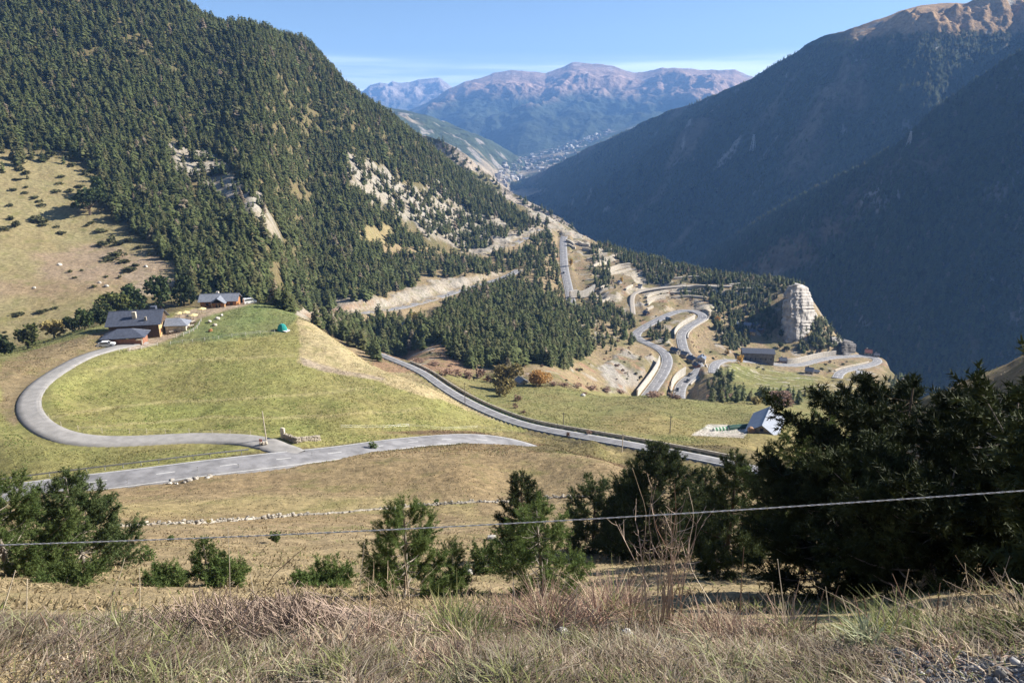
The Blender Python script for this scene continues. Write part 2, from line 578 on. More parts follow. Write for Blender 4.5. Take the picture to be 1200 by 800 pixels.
def mask(poly, feather=3.0, warp=6.0, d0=0.0, d1=1e9):
    m = np.zeros(GX.shape)
    offs = [(-1, -.6), (1, .6), (.5, -1), (-.5, 1)]
    us = [p[0] for p in poly]; vs = [p[1] for p in poly]
    pad = feather + warp * 1.5 + 3
    sel = (PU > min(us) - pad) & (PU < max(us) + pad) & (PV > min(vs) - pad) & (PV < max(vs) + pad) & (GD > d0) & (GD < d1) & (np.abs(GA) < 1.0)
    u = PU[sel] + _w1[sel] * warp * 2; v = PV[sel] + _w2[sel] * warp * 1.2
    a = np.zeros(len(u))
    for k in (0.35, 1.0):
        for ox, oy in offs:
            a += inpoly(u + ox * feather * k, v + oy * feather * k * .6, poly)
    m[sel] = a / 8
    return m


GREEN = (.155, .160, .052); OLIVE = (.240, .238, .085); DRY = (.32, .255, .15); BROWN = (.262, .200, .115)
ALP = (.255, .222, .115); ROCK = (.36, .335, .295); FLOOR = (.125, .11, .055); DIRT = (.36, .30, .225); RUST = (.25, .15, .095)
SLATE = (.22, .22, .225); BARE = (.21, .15, .105)
CV = np.zeros(GX.shape + (3,)); CV[:] = FLOOR
ROUGH = np.zeros(GX.shape)


def paint(poly, col, feather=3, warp=6, d0=0, d1=1e9, k=1.0):
    m = mask(poly, feather, warp, d0, d1)[..., None] * k
    CV[:] = CV * (1 - m) + np.array(col) * m
    return m[..., 0]


CV[GD < 128] = BROWN
CV[GD < 100] = (.29, .225, .135)
nearw = smooth01((75 - GD) / 60)[..., None]
CV[:] = CV * (1 - nearw) + np.array(DRY) * nearw
# field beyond the wall and its brow
paint([(-200, 620), (-200, 640), (900, 700), (900, 560), (740, 548), (640, 528), (590, 519), (400, 530), (240, 562), (60, 580), (-200, 600)], BROWN, 3, 4, 75, 175)
paint([(380, 540), (520, 530), (640, 534), (720, 552), (640, 575), (480, 580), (330, 575)], (.25, .19, .105), 8, 12, 75, 175)
paint([(100, 590), (330, 580), (560, 588), (560, 600), (100, 605)], (.30, .245, .125), 5, 8, 75, 175)
# meadow around the inn, the big loop
paint([(-300, 620), (60, 575), (300, 528), (620, 505), (560, 470), (455, 425), (330, 351), (230, 358), (0, 420), (-300, 460)], OLIVE, 2, 3, 135, 320)
paint([(60, 500), (150, 512), (290, 505), (420, 505), (400, 470), (330, 440), (200, 430), (110, 440), (60, 470)], (.205, .215, .07), 9, 16, 135, 320)
paint([(195, 405), (330, 392), (350, 372), (330, 353), (290, 355), (215, 378)], (.145, .185, .068), 2, 3, 200, 320)
for _k, _l in enumerate(([(60, 486), (180, 470), (330, 463), (440, 452)], [(110, 432), (220, 420), (345, 415)], [(90, 500), (240, 488), (380, 486), (500, 478)])):
    paint(_l + [(x, y + 3) for x, y in _l[::-1]], (.33, .30, .14), 1.2, 2.5, 140, 320, .7)
paint([(-300, 560), (20, 555), (200, 540), (280, 528), (150, 520), (60, 512), (20, 480), (-300, 520)], (.19, .19, .07), 5, 8, 135, 300)
paint([(338, 352), (350, 368), (352, 400), (350, 425), (420, 440), (520, 470), (580, 492), (600, 500), (470, 430), (400, 385)], (.40, .335, .19), 2, 4, 170, 330)  # dry tan bank, lightened further as the sunlit flank
paint([(352, 418), (356, 428), (400, 440), (450, 446), (450, 443), (400, 434)], DIRT, 1, 2, 170, 330)
paint([(0, 405), (140, 382), (140, 404), (100, 418), (60, 440), (30, 462), (20, 500), (0, 490)], BARE, 4, 6, 180, 300, .75)
paint([(-100, 428), (0, 412), (120, 374), (140, 372), (140, 384), (60, 404), (0, 424), (-100, 445)], (.18, .19, .075), 3, 4, 210, 320)
paint([(150, 395), (215, 366), (262, 352), (300, 350), (300, 354), (238, 372), (205, 395), (150, 412)], (.36, .29, .22), 1.5, 2, 220, 320)
# strip of grass and hedge bank between the two roads
paint([(430, 507), (600, 507), (730, 530), (830, 548), (830, 560), (700, 538), (600, 519), (500, 511)], (.25, .215, .10), 2, 3, 140, 220)
paint([(440, 505.5), (552, 504), (640, 521), (735, 545), (735, 551), (636, 527), (552, 511)], (.13, .085, .05), 1.2, 2, 150, 185)
# lower meadow with the barn
paint([(505, 432), (560, 438), (640, 452), (760, 460), (880, 466), (1010, 468), (1010, 560), (800, 530), (640, 500), (570, 475)], (.20, .195, .078), 2, 4, 180, 520)
paint([(700, 500), (820, 520), (960, 540), (960, 505), (820, 495), (740, 480)], (.245, .215, .09), 6, 10, 180, 420)
paint([(540, 468), (560, 465), (640, 500), (640, 508), (580, 487)], (.17, .20, .07), 3, 3, 180, 320)
paint([(810, 510), (830, 497), (880, 499), (872, 513)], (.55, .52, .47), 1, 1, 180, 330)
# valley side: rough slopes
paint([(430, 445), (520, 430), (600, 440), (720, 462), (960, 470), (1040, 440), (1040, 400), (940, 330), (800, 290), (690, 270), (640, 255), (560, 290), (420, 360), (380, 380)], (.265, .205, .125), 3, 5, 300, 1200)
paint([(425, 440), (470, 392), (520, 400), (560, 438)], (.27, .175, .115), 4, 5, 300, 700)
paint([(620, 380), (700, 360), (760, 400), (700, 440), (640, 420)], (.26, .205, .125), 4, 6, 300, 900)
m = paint([(715, 462), (705, 430), (730, 410), (762, 425), (745, 455)], (.31, .295, .27), 3, 5, 300, 600); ROUGH += m * .8
paint([(835, 440), (860, 425), (930, 436), (975, 445), (985, 470), (900, 470), (850, 462)], (.19, .20, .07), 3, 4, 320, 620)
paint([(790, 440), (830, 435), (850, 470), (790, 470)], (.27, .20, .115), 3, 4, 320, 560)
paint([(785, 378), (800, 372), (815, 374), (795, 388)], (.25, .21, .10), 1, 1, 450, 700)
paint([(955, 440), (1000, 432), (1010, 460), (960, 465)], (.28, .235, .10), 3, 4, 400, 700)
# left mountain: alp, forest floor, scree, cuttings
paint([(-400, 460), (-60, 430), (60, 398), (140, 360), (190, 340), (205, 322), (165, 290), (120, 250), (105, 215), (85, 190), (55, 180), (0, 178), (-400, 190)], ALP, 4, 6, 310, 720)
paint([(-400, 330), (0, 330), (80, 325), (200, 318), (200, 335), (110, 345), (0, 350), (-400, 360)], (.275, .205, .135), 8, 10, 310, 720, .8)
paint([(40, 300), (110, 285), (190, 300), (195, 322), (110, 330), (50, 325)], (.30, .225, .165), 6, 8, 310, 720, .8)
paint([(150, 310), (205, 325), (230, 335), (160, 350), (150, 330)], (.31, .25, .19), 4, 5, 310, 720, .8)
for poly in ([(200, 166), (238, 176), (268, 200), (306, 232), (316, 252), (278, 246), (234, 216), (206, 204)],
             [(300, 240), (318, 262), (330, 280), (310, 270), (292, 250)],
             [(405, 180), (440, 190), (500, 230), (560, 255), (600, 275), (560, 300), (500, 275), (440, 240), (410, 215)],
             [(545, 290), (600, 272), (636, 262), (632, 272), (590, 290), (555, 305)],
             [(340, 374), (340, 364), (400, 352), (455, 350), (480, 336), (520, 328), (575, 316), (590, 322), (540, 340), (500, 352), (450, 364), (400, 369)],
             [(600, 255), (625, 245), (650, 255), (685, 275), (690, 290), (660, 275), (630, 262)],
             [(500, 200), (560, 235), (600, 262), (585, 268), (540, 245), (500, 225)]):
    m = paint(poly, ROCK, 3, 7, 330, 1300, .85); ROUGH += m
paint([(420, 268), (450, 262), (470, 272), (440, 290), (420, 290)], (.27, .225, .115), 3, 5, 380, 900)
paint([(440, 285), (500, 290), (585, 318), (570, 325), (520, 322), (450, 305)], (.28, .215, .125), 3, 5, 380, 900)
paint([(330, 376), (440, 352), (440, 358), (340, 380)], (.33, .22, .155), 2, 3, 380, 600, .8)
spur = mask([(425, 440), (470, 392), (600, 425), (690, 400), (640, 345), (655, 262), (700, 275), (800, 292), (900, 322), (945, 335), (985, 400), (1045, 430), (985, 470), (840, 470), (840, 440), (780, 466), (690, 458), (520, 432)], 3, 5, 320, 1200)
pn = fbm(GX / 26, GY / 26, 5, 111); pn2 = fbm(GX / 15, GY / 15, 4, 117); pn3 = fbm(GX / 18, GY / 18, 4, 123)
for msk, col in ((smooth01((pn - .02) / .16) * .8, (.150, .140, .062)), (smooth01((pn2 - .22) / .12) * .75, (.29, .175, .12)), (smooth01((pn3 - .25) / .10) * .8, (.36, .335, .30))):
    mm_ = (msk * spur)[..., None]
    keepg = ((CV[..., 1] > CV[..., 0] * .97))[..., None]
    CV[:] = np.where(keepg, CV, CV * (1 - mm_) + np.array(col) * mm_)
ter = np.maximum(mask([(672, 283), (700, 286), (760, 302), (835, 318), (905, 334), (900, 346), (860, 352), (830, 372), (800, 362), (757, 366), (745, 336), (735, 372), (700, 366), (700, 330)], 2, 3, 380, 900), mask([(850, 430), (930, 436), (985, 446), (985, 462), (900, 462)], 2, 3, 380, 620))
stepz = GZ / 5.0 + .35 * fbm(GX / 60, GY / 60, 2, 131)
ph = stepz - np.floor(stepz)
GZ += ter * 5.0 * (smooth01((ph - .62) / .38) - ph) * .85
rw = (ter * smooth01((ph - .60) / .08) * (fbm(GX / 30, GY / 30, 3, 139) > -.18))[..., None] * .85
CV[:] = CV * (1 - rw) + np.array((.44, .40, .335)) * rw
# gravel at the road edge where the photo was taken
grav = smooth01((GX - 1.0 - 0.25 * _w1) / .6) * smooth01((2.75 - GD + .4 * fbm(GX / .5, GY / .5, 3, 5)) / .35)
CV[:] = CV * (1 - grav[..., None]) + np.array((.36, .36, .37)) * grav[..., None]
ROUGH = np.clip(ROUGH, 0, 1)
# rock relief
GZ += ROUGH * ridged(GX / 22, GY / 22, 5, 77) * 2.6 * np.clip(GD / 500, .3, 1.6)
GZ += grav * fbm(GX / .06, GY / .06, 2, 13) * .03

# ------------------------------------------------------------------ ground mesh
m, nt, b = nt_new('ground_cover')
at_c = node(nt, 'ShaderNodeAttribute', attribute_name='cover')
tc = node(nt, 'ShaderNodeTexCoord')
n1 = noise_node(nt, 0.045, 5, 0.6, tc.outputs['Object'])
n2 = noise_node(nt, 0.55, 6, 0.68, tc.outputs['Object'])
n3 = noise_node(nt, 6.0, 5, 0.7, tc.outputs['Object'])
c = mix_col(nt, mapr(nt, n1.outputs[0], .35, .65, 0, .40), at_c.outputs['Color'], (.23, .16, .085))
c = mix_col(nt, 1.0, c, gray(nt, mapr(nt, n2.outputs[0], .28, .72, .52, 1.42)), 'MULTIPLY')
c = mix_col(nt, 1.0, c, gray(nt, mapr(nt, n3.outputs[0], .3, .7, .68, 1.28)), 'MULTIPLY')
n4 = noise_node(nt, 0.16, 4, 0.6, tc.outputs['Object'])
c = mix_col(nt, mapr(nt, n4.outputs[0], .52, .7, 0, .45), c, (.14, .15, .045))
lk(nt, c, b.inputs['Base Color'])
b.inputs['Roughness'].default_value = 0.95
b.inputs['Specular IOR Level'].default_value = 0.1
hsum = node(nt, 'ShaderNodeMath', operation='ADD')
lk(nt, n2.outputs[0], hsum.inputs[0])
hm = node(nt, 'ShaderNodeMath', operation='MULTIPLY'); hm.inputs[1].default_value = .3
lk(nt, n3.outputs[0], hm.inputs[0]); lk(nt, hm.outputs[0], hsum.inputs[1])
bp = node(nt, 'ShaderNodeBump')
bp.inputs['Strength'].default_value = 0.75
bp.inputs['Distance'].default_value = 0.55
lk(nt, hsum.outputs[0], bp.inputs['Height'])
lk(nt, bp.outputs[0], b.inputs['Normal'])
GROUND_MAT = m


def add_color(o, cols, name='cover'):
    a = o.data.color_attributes.new(name, 'FLOAT_COLOR', 'POINT')
    cc = np.ones((len(o.data.vertices), 4), np.float32)
    cc[:, :3] = cols
    a.data.foreach_set('color', cc.ravel())


def grid_faces(ni, nj):
    i = np.arange(ni - 1)[:, None] * nj; j = np.arange(nj - 1)[None, :]
    a = (i + j).ravel()
    return np.stack([a, a + nj, a + nj + 1, a + 1], -1)[:, ::-1]


gv = np.stack([GX, GY, GZ], -1).reshape(-1, 3)
go = mesh_obj('ground', gv, grid_faces(NA, ND), GROUND_MAT, smooth=True)
add_color(go, CV.reshape(-1, 3))
tag(go, 'hillside meadows and slopes falling into the valley', kind='structure')
# small disc closing the ground under the photographer's feet
mb = MB(); k = 24
mb.add([(0, 0, -1.66)] + [(.52 * math.cos(2 * math.pi * q / k), .52 * math.sin(2 * math.pi * q / k), -1.665) for q in range(k)], [(0, q + 1, (q + 1) % k + 1) for q in range(k)])
tag(mb.build('verge', mat('verge_dirt', (.3, .24, .15), .95)), kind='structure')

# ------------------------------------------------------------------ road sheets
ASPH = mat('asphalt', (.215, .212, .22), .9, .26, .35, .15, bscale=8)
PAINT = mat('road_paint', (.62, .62, .6), .8, .15, 2.0)


def offset_line(line, off):
    t = np.gradient(line[:, :2], axis=0)
    t /= np.linalg.norm(t, axis=1)[:, None] + 1e-9
    n = np.stack([t[:, 1], -t[:, 0]], -1)      # to the right of travel
    o = line.copy(); o[:, :2] += n * np.asarray(off).reshape(-1, 1)
    return o


def strip(line, offs, name, material, dz=None, parent=None):
    """offs: lateral offsets across; dz: heights at each"""
    dz = dz or [0] * len(offs)
    rows = [offset_line(line, o) + np.array([0, 0, h]) for o, h in zip(offs, dz)]
    v = np.stack(rows, 1)
    n, k = v.shape[:2]
    return mesh_obj(name, v.reshape(-1, 3), grid_faces(n, k), material, parent)


ROADLABEL = {'main': 'mountain_road', 'drive': 'driveway', 'lower': 'valley_road', 'upper': 'mountain_road', 'cut': 'mountain_road', 'hairpin': 'hairpin_road', 'village': 'village_road', 'lane': 'lane'}
DUSTY = mat('lane_gravel', (.36, .32, .27), .95, .15, .6)
GREYDRIVE = mat('driveway_asphalt', (.27, .26, .25), .95, .15, .5)
ROADO = {}
for nm, r in ROADS.items():
    L = ROADL[nm]; h = r['w'] / 2
    mm = DUSTY if nm == 'lane' else GREYDRIVE if nm == 'drive' else ASPH
    lift = 0
    o = strip(L, [-h - .5, -h, -h * .5, 0, h * .5, h, h + .5], ROADLABEL[nm], mm, [-.7, lift, lift + .04, lift + .06, lift + .04, lift, -.7])
    tag(o, kind='structure'); ROADO[nm] = o
    if nm not in ('drive', 'lane'):
        mk = MB()
        def band(a, b2, o0, o1, z):
            seg = L[a:b2]
            if len(seg) < 2: return
            p = offset_line(L, o0)[a:b2]; q = offset_line(L, o1)[a:b2]
            for i in range(len(seg) - 1):
                mk.add([p[i] + (0, 0, z), p[i + 1] + (0, 0, z), q[i + 1] + (0, 0, z), q[i] + (0, 0, z)], [(0, 1, 2, 3)])
        wl = .16 if nm == 'main' else .22
        band(0, len(L), -h + .25, -h + .25 + wl, .02); band(0, len(L), h - .25 - wl, h - .25, .02)
        stp = np.linalg.norm(np.diff(L[:, :2], axis=0), axis=1).mean()
        on = max(2, int(4.5 / stp)); per = max(3, int(11 / stp))
        for a in range(0, 0 if nm == 'lower' else len(L) - on, per):
            band(a, a + on + 1, -.09, .09, .068)
        tag(mk.build('road_marking', PAINT, o), kind='structure')


# ------------------------------------------------------------------ far mountains
def interp_line(L, az):
    a, s = ray([p[0] for p in L], [p[1] for p in L])
    d = np.array([p[2] for p in L], float)
    k = np.argsort(a)
    return np.interp(az, a[k], s[k]), np.interp(az, a[k], d[k])


def pc_smooth(y, n):
    for _ in range(n):
        y = np.concatenate([[y[0]], (y[:-2] + 2 * y[1:-1] + y[2:]) / 4, [y[-1]]])
    return y


MTN = {}


def mountain(name, crest, foot, nu, nt_, amp, gully, jag, expo, colfn, seed, bump_m=6.0, back=0.5, sm=2, round_=None):
    a0 = max(ray(*crest[0][:2])[0], ray(*foot[0][:2])[0]) if False else ray(*crest[0][:2])[0]
    a1 = ray(*crest[-1][:2])[0]
    az = np.linspace(a0, a1, nu)
    sc, dc = interp_line(crest, az); sf, df = interp_line(foot, az)
    sc = pc_smooth(sc, sm); dc = pc_smooth(dc, 30); df = pc_smooth(df, 30); sf = pc_smooth(sf, 30)
    zc = sc * dc; zf = sf * df
    zc = zc + jag * fbm(az * dc / (jag * 14 + 1), az * 3, 4, seed + 5)
    nb = nt_ // 5
    T = np.concatenate([np.linspace(-back, 0, nb, endpoint=False), np.linspace(0, 1, nt_) ** 1.15, [1.15]])
    A_, T_ = np.meshgrid(az, T, indexing='ij')
    d = dc[:, None] + (df - dc)[:, None] * T_
    tt = np.clip(T_, 0, None)
    e = expo if np.isscalar(expo) else np.interp(A_, ray([q[0] for q in expo], [100] * len(expo))[0], [q[1] for q in expo])
    z = zc[:, None] + (zf - zc)[:, None] * tt ** e
    z = z - np.where(T_ < 0, (-T_) * np.abs(zc - zf)[:, None] * .9, 0)
    x = d * np.sin(A_); y = d * np.cos(A_)
    env = smooth01(tt / (.42 if name == 'far_mountain' else .22)) * (0.35 + .65 * smooth01((1.1 - tt) / .5))
    env = np.where(T_ < 0, .2, env)
    lat = A_ * dc[:, None]
    g = ridged(lat / gully + .35 * fbm(x / gully, y / gully, 2, seed + 3), tt * 1.1 + 3, 4, seed)
    n = fbm(x / (gully * .45), y / (gully * .45), 6, seed + 11, .55)
    z = z + env * amp * (g * .75 + n * .75) + jag * .5 * fbm(x / 90, y / 90, 5, seed + 2, .6)
    v = np.stack([x, y, z], -1)
    cols = colfn(x, y, z, tt, A_, g, n)
    o = mesh_obj(name, v.reshape(-1, 3), grid_faces(nu, len(T))[:, ::-1], None, smooth=True)
    add_color(o, cols.reshape(-1, 3))
    tag(o, kind='structure')
    MTN[name + str(seed)] = (az, T, v)
    mm, ntt, bb = nt_new(name + '_cover')
    ac = node(ntt, 'ShaderNodeAttribute', attribute_name='cover')
    tcc = node(ntt, 'ShaderNodeTexCoord')
    q1 = noise_node(ntt, 1 / (bump_m * 7), 6, .65, tcc.outputs['Object'])
    q2 = noise_node(ntt, 1 / bump_m, 4, .7, tcc.outputs['Object'])
    cc = mix_col(ntt, 1.0, ac.outputs['Color'], gray(ntt, mapr(ntt, q1.outputs[0], .3, .7, .6, 1.4)), 'MULTIPLY')
    cc = mix_col(ntt, 1.0, cc, gray(ntt, mapr(ntt, q2.outputs[0], .3, .7, .6, 1.35)), 'MULTIPLY')
    lk(ntt, cc, bb.inputs['Base Color'])
    bb.inputs['Roughness'].default_value = 1.0
    bb.inputs['Specular IOR Level'].default_value = .05
    bpp = node(ntt, 'ShaderNodeBump'); bpp.inputs['Strength'].default_value = .8; bpp.inputs['Distance'].default_value = bump_m * .6
    lk(ntt, q2.outputs[0], bpp.inputs['Height']); lk(ntt, bpp.outputs[0], bb.inputs['Normal'])
    o.data.materials.append(mm)
    return o


def lerpc(a, b, t):
    t = np.clip(t, 0, 1)[..., None]
    return np.array(a) * (1 - t) + np.array(b) * t


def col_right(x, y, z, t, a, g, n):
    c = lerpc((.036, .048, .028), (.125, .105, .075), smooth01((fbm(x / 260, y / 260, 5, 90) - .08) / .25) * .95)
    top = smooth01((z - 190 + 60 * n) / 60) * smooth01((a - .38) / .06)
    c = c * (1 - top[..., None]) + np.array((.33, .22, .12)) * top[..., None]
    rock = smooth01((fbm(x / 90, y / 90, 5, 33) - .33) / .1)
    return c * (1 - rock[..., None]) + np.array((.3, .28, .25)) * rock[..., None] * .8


def col_far(x, y, z, t, a, g, n):
    base = lerpc((.05, .065, .045), (.36, .25, .19), smooth01((z - 210 + 200 * n + 60 * g) / 200))  # bare pinkish tops; lower slopes darkened in colour as shade
    snow = smooth01((z - 470 + 120 * fbm(x / 300, y / 900, 4, 8)) / 40) * smooth01((fbm(x / 160, y / 420, 5, 61) - .28) / .06)
    return base * (1 - snow[..., None] * .25) + np.array((.7, .71, .75)) * snow[..., None] * .25


def col_mid(x, y, z, t, a, g, n):
    c = lerpc((.055, .07, .04), (.29, .24, .17), smooth01((fbm(x / 420, y / 420, 5, 19) + t * .75 - .42) / .3))
    rock = smooth01((fbm(x / 130, y / 130, 5, 23) - .22) / .1)
    return c * (1 - rock[..., None]) + np.array((.27, .245, .21)) * rock[..., None]


def col_rock(x, y, z, t, a, g, n):
    c = lerpc((.40, .34, .275), (.13, .12, .06), smooth01((fbm(x / 34, y / 34, 5, 29) - .02) / .2))
    return c


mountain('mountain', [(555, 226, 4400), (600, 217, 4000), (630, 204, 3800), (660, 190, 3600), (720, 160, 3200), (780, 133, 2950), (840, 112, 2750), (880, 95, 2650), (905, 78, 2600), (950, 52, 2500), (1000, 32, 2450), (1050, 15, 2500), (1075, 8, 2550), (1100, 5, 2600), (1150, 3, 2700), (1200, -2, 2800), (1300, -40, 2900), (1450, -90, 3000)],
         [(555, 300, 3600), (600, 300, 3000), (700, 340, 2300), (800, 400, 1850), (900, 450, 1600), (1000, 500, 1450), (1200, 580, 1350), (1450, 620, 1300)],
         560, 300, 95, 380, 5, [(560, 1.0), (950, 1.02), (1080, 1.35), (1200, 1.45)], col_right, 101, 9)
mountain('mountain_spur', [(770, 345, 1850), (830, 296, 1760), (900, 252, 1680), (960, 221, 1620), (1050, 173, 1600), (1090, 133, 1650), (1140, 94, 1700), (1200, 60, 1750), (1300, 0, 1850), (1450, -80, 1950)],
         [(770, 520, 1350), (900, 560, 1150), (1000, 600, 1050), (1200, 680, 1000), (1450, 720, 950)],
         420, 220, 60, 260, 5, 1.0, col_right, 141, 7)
mountain('far_mountain', [(250, 205, 9000), (400, 160, 9200), (470, 137, 9300), (500, 122, 9300), (525, 105, 9400), (545, 96, 9400), (570, 90, 9500), (600, 84, 9500), (625, 85, 9500), (640, 86, 9500), (655, 81, 9500), (670, 75, 9500), (685, 76, 9500), (720, 79, 9500), (745, 86, 9500), (760, 85, 9400), (775, 81, 9300), (800, 82, 9300), (830, 84, 9400), (860, 84, 9500), (885, 92, 9500), (930, 100, 9500), (1000, 110, 9500), (1150, 130, 9500)],
         [(250, 240, 6500), (560, 196, 6200), (620, 180, 6200), (690, 170, 6300), (800, 172, 6500), (1150, 200, 6500)],
         620, 230, 250, 1300, 10, 1.0, col_far, 211, 40)
mountain('far_peaks', [(360, 112, 13000), (425, 108, 13000), (433, 100, 13000), (445, 96, 13000), (455, 98, 13000), (460, 95, 13000), (466, 98, 13000), (480, 97, 13000), (490, 93, 13000), (500, 92, 13000), (515, 91, 13000), (525, 98, 13000), (535, 107, 13000), (560, 116, 13000), (640, 125, 13000)],
         [(360, 160, 10500), (640, 160, 10500)],
         260, 110, 210, 1300, 22, .85, lambda x, y, z, t, a, g, n: lerpc((.12, .12, .10), (.36, .30, .26), smooth01((z - 250 + 200 * n) / 250)), 251, 50, sm=0)
mountain('forested_slope', [(300, 120, 4200), (440, 123, 4200), (470, 129, 4300), (500, 136, 4400), (530, 147, 4600), (555, 157, 4800), (580, 168, 5000), (600, 180, 5200), (640, 204, 5400)],
         [(300, 230, 2400), (500, 222, 2600), (560, 222, 3000), (590, 224, 3600), (640, 232, 4300)],
         260, 200, 60, 520, 8, 1.0, col_mid, 301, 14)
mountain('valley_floor', [(480, 186, 6600), (560, 184, 6500), (620, 176, 6400), (660, 168, 6400), (700, 156, 6500), (760, 142, 6600)],
         [(480, 240, 3400), (560, 232, 3500), (600, 224, 3700), (640, 212, 3900), (700, 196, 4200), (760, 180, 4300)],
         200, 160, 16, 400, 3, 1.0, col_mid, 331, 14)
mountain('rocky_ridge', [(440, 140, 1500), (480, 150, 1450), (505, 160, 1430), (520, 166, 1400), (535, 175, 1390), (548, 184, 1380), (560, 196, 1375), (575, 205, 1370), (590, 219, 1350), (605, 230, 1330), (625, 239, 1320), (645, 249, 1300), (665, 262, 1280), (677, 272, 1260), (692, 292, 1240), (705, 315, 1240)],
         [(440, 330, 1150), (560, 330, 1120), (620, 340, 1090), (705, 380, 1060)],
         300, 160, 16, 75, 9, .9, col_rock, 371, 3.5, sm=1)
base = MB(); base.add([(-15900, -2000, -520), (15900, -2000, -520), (15900, 14100, -520), (-15900, 14100, -520)], [(0, 1, 2, 3)])
tag(base.build('lowland', mat('lowland_cover', (.12, .12, .07), 1.0, .3, .002)), kind='structure')

# ------------------------------------------------------------------ light, sky, air
SUN_AZ, SUN_EL = R(72), R(31)
sun = bpy.data.lights.new('sun', 'SUN'); sun.energy = 5.0; sun.angle = R(0.53); sun.color = (1.0, .93, .82)
so = bpy.data.objects.new('sun', sun); COL.objects.link(so)
sd = Vector((math.sin(SUN_AZ) * math.cos(SUN_EL), math.cos(SUN_AZ) * math.cos(SUN_EL), math.sin(SUN_EL)))
so.rotation_euler = sd.to_track_quat('Z', 'Y').to_euler()
so.location = (0, 0, 1500)
w = bpy.data.worlds.new('World'); SC.world = w
w.use_nodes = True
wn = w.node_tree
sky = wn.nodes.new('ShaderNodeTexSky'); sky.sky_type = 'NISHITA'; sky.sun_disc = False
sky.sun_elevation = SUN_EL; sky.sun_rotation = SUN_AZ
sky.altitude = 1900; sky.air_density = .8; sky.dust_density = .5; sky.ozone_density = 1.7
bg = wn.nodes['Background']; bg.inputs['Strength'].default_value = 0.068
wn.links.new(sky.outputs[0], bg.inputs['Color'])

# a faint veil of thin cloud low over the far range
geo = wn.nodes.new('ShaderNodeTexCoord'); sep = wn.nodes.new('ShaderNodeSeparateXYZ')
wn.links.new(geo.outputs['Generated'], sep.inputs[0])
mp = wn.nodes.new('ShaderNodeMapping'); mp.inputs['Scale'].default_value = (1.5, 1.5, 34)
wn.links.new(geo.outputs['Generated'], mp.inputs['Vector'])
cn = wn.nodes.new('ShaderNodeTexNoise'); cn.inputs['Scale'].default_value = 1.6; cn.inputs['Detail'].default_value = 5
wn.links.new(mp.outputs[0], cn.inputs['Vector'])
def wmap(src, a, b_, c, d):
    q = wn.nodes.new('ShaderNodeMapRange'); q.interpolation_type = 'SMOOTHSTEP'
    for i_, v_ in enumerate((a, b_, c, d)): q.inputs[i_ + 1].default_value = v_
    wn.links.new(src, q.inputs[0]); return q.outputs[0]
def wmul(a, b_):
    q = wn.nodes.new('ShaderNodeMath'); q.operation = 'MULTIPLY'
    for i_, s_ in enumerate((a, b_)):
        if isinstance(s_, float): q.inputs[i_].default_value = s_
        else: wn.links.new(s_, q.inputs[i_])
    return q.outputs[0]
cf = wmul(wmul(wmap(sep.outputs['Z'], .064, .092, 1, 0), wmap(cn.outputs[0], .3, .55, .15, 1)), .55)
cmx = wn.nodes.new('ShaderNodeMix'); cmx.data_type = 'RGBA'
wn.links.new(cf, cmx.inputs[0]); wn.links.new(sky.outputs[0], cmx.inputs[6]); cmx.inputs[7].default_value = (15.0, 15.8, 16.6, 1)
wn.links.new(cmx.outputs[2], bg.inputs['Color'])

HAZE = True
if HAZE:
    ztop = max([float(GZ.max())] + [float(v_[..., 2].max()) for _, _, v_ in MTN.values()]) + 20
    print('HAZE TOP', ztop)
    hb = MB().box(-16000, 16000, -2100, 14200, -521, ztop)
    hm_ = bpy.data.materials.new('haze_air'); hm_.use_nodes = True
    hn = hm_.node_tree; hn.nodes.clear()
    out = hn.nodes.new('ShaderNodeOutputMaterial'); pv = hn.nodes.new('ShaderNodeVolumePrincipled')
    pv.inputs['Color'].default_value = (.23, .48, 1.0, 1); pv.inputs['Density'].default_value = 9.2e-5
    pv.inputs['Anisotropy'].default_value = 0.0
    hn.links.new(pv.outputs[0], out.inputs['Volume'])
    ho = hb.build('haze', hm_)
    tag(ho, 'thin blue air that fades the far mountains', 'haze', kind='stuff')

vs_ = SC.view_settings
vs_.view_transform = 'Standard'; vs_.look = 'None'; vs_.gamma = 1; vs_.exposure = 1.3; vs_.use_curve_mapping = False
SC.cycles.use_denoising = True
SC.cycles.max_bounces = 6; SC.cycles.diffuse_bounces = 2; SC.cycles.glossy_bounces = 2
SC.cycles.transmission_bounces = 3; SC.cycles.transparent_max_bounces = 6; SC.cycles.volume_bounces = 0
SC.cycles.sample_clamp_indirect = 6
# ------------------------------------------------------------------ vegetation
BARK = mat('bark', (.12, .09, .065), .95, .35, 9.0)
BARKG = mat('bark_grey', (.24, .21, .18), .95, .35, 9.0)
NEEDLE = foliage_mat('needles', (.036, .058, .022), (.085, .108, .040), trans=.18)
NEEDLE_F = foliage_mat('forest_needles', (.060, .080, .028), (.125, .140, .052), trans=.2)
NEEDLE_D = foliage_mat('shade_needles', (.021, .031, .013), (.056, .070, .026), trans=.10)  # needle colour darkened to stand for the backlit side
NEEDLE_M = foliage_mat('half_shade_needles', (.034, .052, .020), (.078, .100, .036), trans=.15)  # needle colour partly darkened for the grove's shaded side
NEEDLE_Y = foliage_mat('young_needles', (.055, .090, .026), (.125, .160, .052), trans=.25)
JUN = foliage_mat('juniper_leaves', (.075, .085, .038), (.150, .145, .065), trans=.15)
AUT_Y = foliage_mat('yellow_leaves', (.42, .27, .06), (.58, .40, .10), trans=.35)
AUT_O = foliage_mat('orange_leaves', (.46, .27, .10), (.58, .37, .14), trans=.3)
OLIVEL = foliage_mat('olive_leaves', (.27, .23, .095), (.40, .32, .13), trans=.3)
